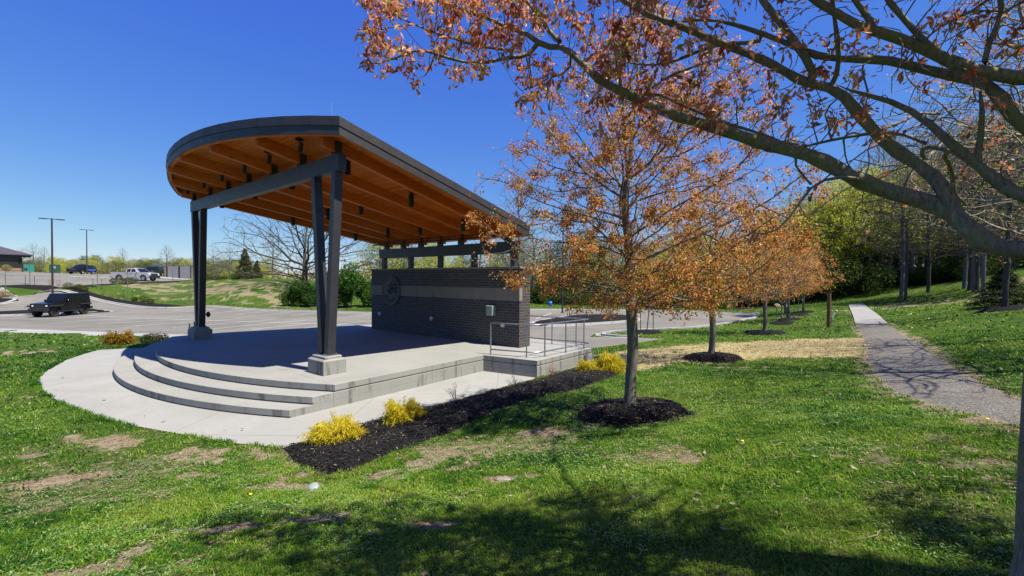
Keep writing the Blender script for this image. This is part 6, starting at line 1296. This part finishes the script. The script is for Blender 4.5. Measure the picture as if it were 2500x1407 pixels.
for i,px in enumerate((506,516,527,538,548)): boxw(px,0,.9,.7,60+i,M_box,'low yellow-green shrub in the row on the hill crest, number %s from the column'%('one','two','three','four','five')[i],'low shrubs on the hill crest',Y=69,n=900,ls=.07)
boxw(573,0,1.6,.9,70,M_hedge,'fresh green low shrub left of the evergreen on the crest',Y=65,n=1500,ls=.09); boxw(16,663,1.6,1.5,71,M_olive,'pale silvery shrub in front of the low building',Y=91,n=1200,ls=.12)
def twiggy(px,py,h,w,seed,label,mat=None,n=16,Y=None):
    q=hit(px,py); rg=np.random.default_rng(seed); root=empty('twiggy_shrub',(q[0],q[1],q[2]+.05)); tag(root,label,'shrub'); mb=MB(); L=MB()
    for k in range(n):
        a=rg.uniform(0,6.283); e=rg.uniform(.35,1.); p=np.zeros(3); d=np.array([math.cos(a)*(1-e)*1.3*w/h,math.sin(a)*(1-e)*1.3*w/h,1.]); d/=np.linalg.norm(d); pts=[p.copy()]
        for j in range(6):
            p=p+d*h/6*rg.uniform(.7,1.15); d=d+rg.normal(0,.13,3)+[0,0,.05]; d/=np.linalg.norm(d); pts.append(p.copy())
            if j>1:
                t=d+rg.normal(0,.7,3); t/=np.linalg.norm(t); mb.tube([p,p+t*h*.11,p+t*h*.18+[0,0,.01]],[.0022,.0016,.001],3,cap=False); c=p+t*h*.18; leafquads(L,np.array([c,c+.008]),np.full(2,.016),rg,rg.random(2),.7)
        mb.tube(pts,np.linspace(.004,.0015,len(pts)),4,cap=False)
    mb.build('stem',mat or M_barkd,root); L.build('bud',M_dark,root,attr=True)
twiggy(1115,990,.42,.5,1,'dark twiggy leafless shrub in the mulch behind the second golden shrub'); twiggy(1258,958,.38,.42,2,'thin twiggy shrub by the mulch edge below the raised slab'); twiggy(1345,930,.36,.40,3,'reddish bare shrub against the slab wall below the rust stain',M_redtwig); twiggy(1205,975,.2,.3,5,'tiny bare shrub at the mulch edge',M_redtwig,8)
for i,(px,py,lb) in enumerate(((252,722,'reddish bare shrub on the mulch bank behind the off-road car'),(271,729,'reddish twiggy shrub on the bank, second from the off-road car'),(290,731,'third reddish twiggy shrub on the bank'),(122,699,'low reddish shrub left of the tall lamp post'),(143,700,'low reddish shrub right of the tall lamp post'))): twiggy(px,py,.8,.9,30+i,lb,M_redtwig,22)
# dandelions
M_dand=pmat('dandelion_yellow',(.75,.55,.01),(.85,.68,.03),30,.6,.2)
for i,(px,py,lb) in enumerate(((2048,1368,'yellow dandelion in the dark shade at bottom right'),(612,1218,'tiny yellow dandelion left of the valve cover'),(1812,1088,'small yellow dandelion in the sunny lawn right of the maple mound'),(2410,1035,'yellow dandelion beside the gravel path edge'))):
    q=hit(px,py); root=empty('dandelion',tuple(q)); tag(root,lb,'flower'); s=1.15 if i==0 else .8; m=MB(); m.tube([(0,0,-.02),(0,0,.055)],[.002,.002],5); m.build('stem',M_tpost,root); m=MB(); m.lathe([(0,.068),(.012*s,.067),(.021*s,.062),(.022*s,.056),(.008,.052)],(0,0,0),14); m.build('flower_head',M_dand,root)
# ------------------------------------------------------------------ base colours brought to their real-world values
Q=.76   # one factor for the sunlit surfaces
def dim(m,k,q=1.):
    k=tuple(v*q for v in k) if isinstance(k,tuple) else k*q
    n=m.node_tree; 
    for node in list(n.nodes):
        key='Base Color' if node.type=='BSDF_PRINCIPLED' else ('Color' if node.type=='BSDF_TRANSLUCENT' else None)
        if not key: continue
        s=node.inputs[key]
        if s.links:
            src=s.links[0].from_socket; x=n.nodes.new('ShaderNodeMix'); x.data_type='RGBA'; x.blend_type='MULTIPLY'; x.inputs[0].default_value=1; n.links.new(src,x.inputs[6]); x.inputs[7].default_value=(k[0],k[1],k[2],1) if isinstance(k,tuple) else (k,k,k,1); n.links.new(x.outputs[2],s)
        else: c=s.default_value; s.default_value=(c[0]*k,c[1]*k,c[2]*k,1)
for m,k in ((M_conc,(.66,.66,.685)),(M_plaza,(.67,.67,.70)),(M_kerb,.66),(M_asph,(.68,.67,.64)),(M_soil,.72),(M_grass,(.72,.86,.50)),(M_straw,.72),(M_dead,.66),(M_weed,.9),(M_gravel,(.70,.68,.62)),(M_line,.7),(M_brick,.88),(M_lime,.55),(M_emb,.62),(M_galv,.8),(M_samara,1.0),(M_keys,.95),(M_hedge,.8),(M_thread,.95),(M_threado,.75),(M_box,.8),(M_pwhite,.75),(M_panel,.75),(M_tanbrick,.75),(M_pvc,.8),(M_bark,.8),(M_rock,.75),(M_rockg,.7),(M_pole,.8),(M_limb,1.25)): dim(m,k,Q if m not in (M_brick,) else .88)
for m,k in ((M_steel,.85),(M_fascia,.7),(M_glulam,(.85,.76,.7)),(M_deckw,(.85,.76,.7)),(M_bud,.9),(M_bud2,.75),(M_olive,.95),(M_barkg,.8),(M_conif,.85),(M_mulch,.8),(M_chip,.8),(M_shingle,.75),(M_teal,.8),(M_dgreen,.85),(M_grayp,.8),(M_brown,.8),(M_woodp,.8)): dim(m,k)
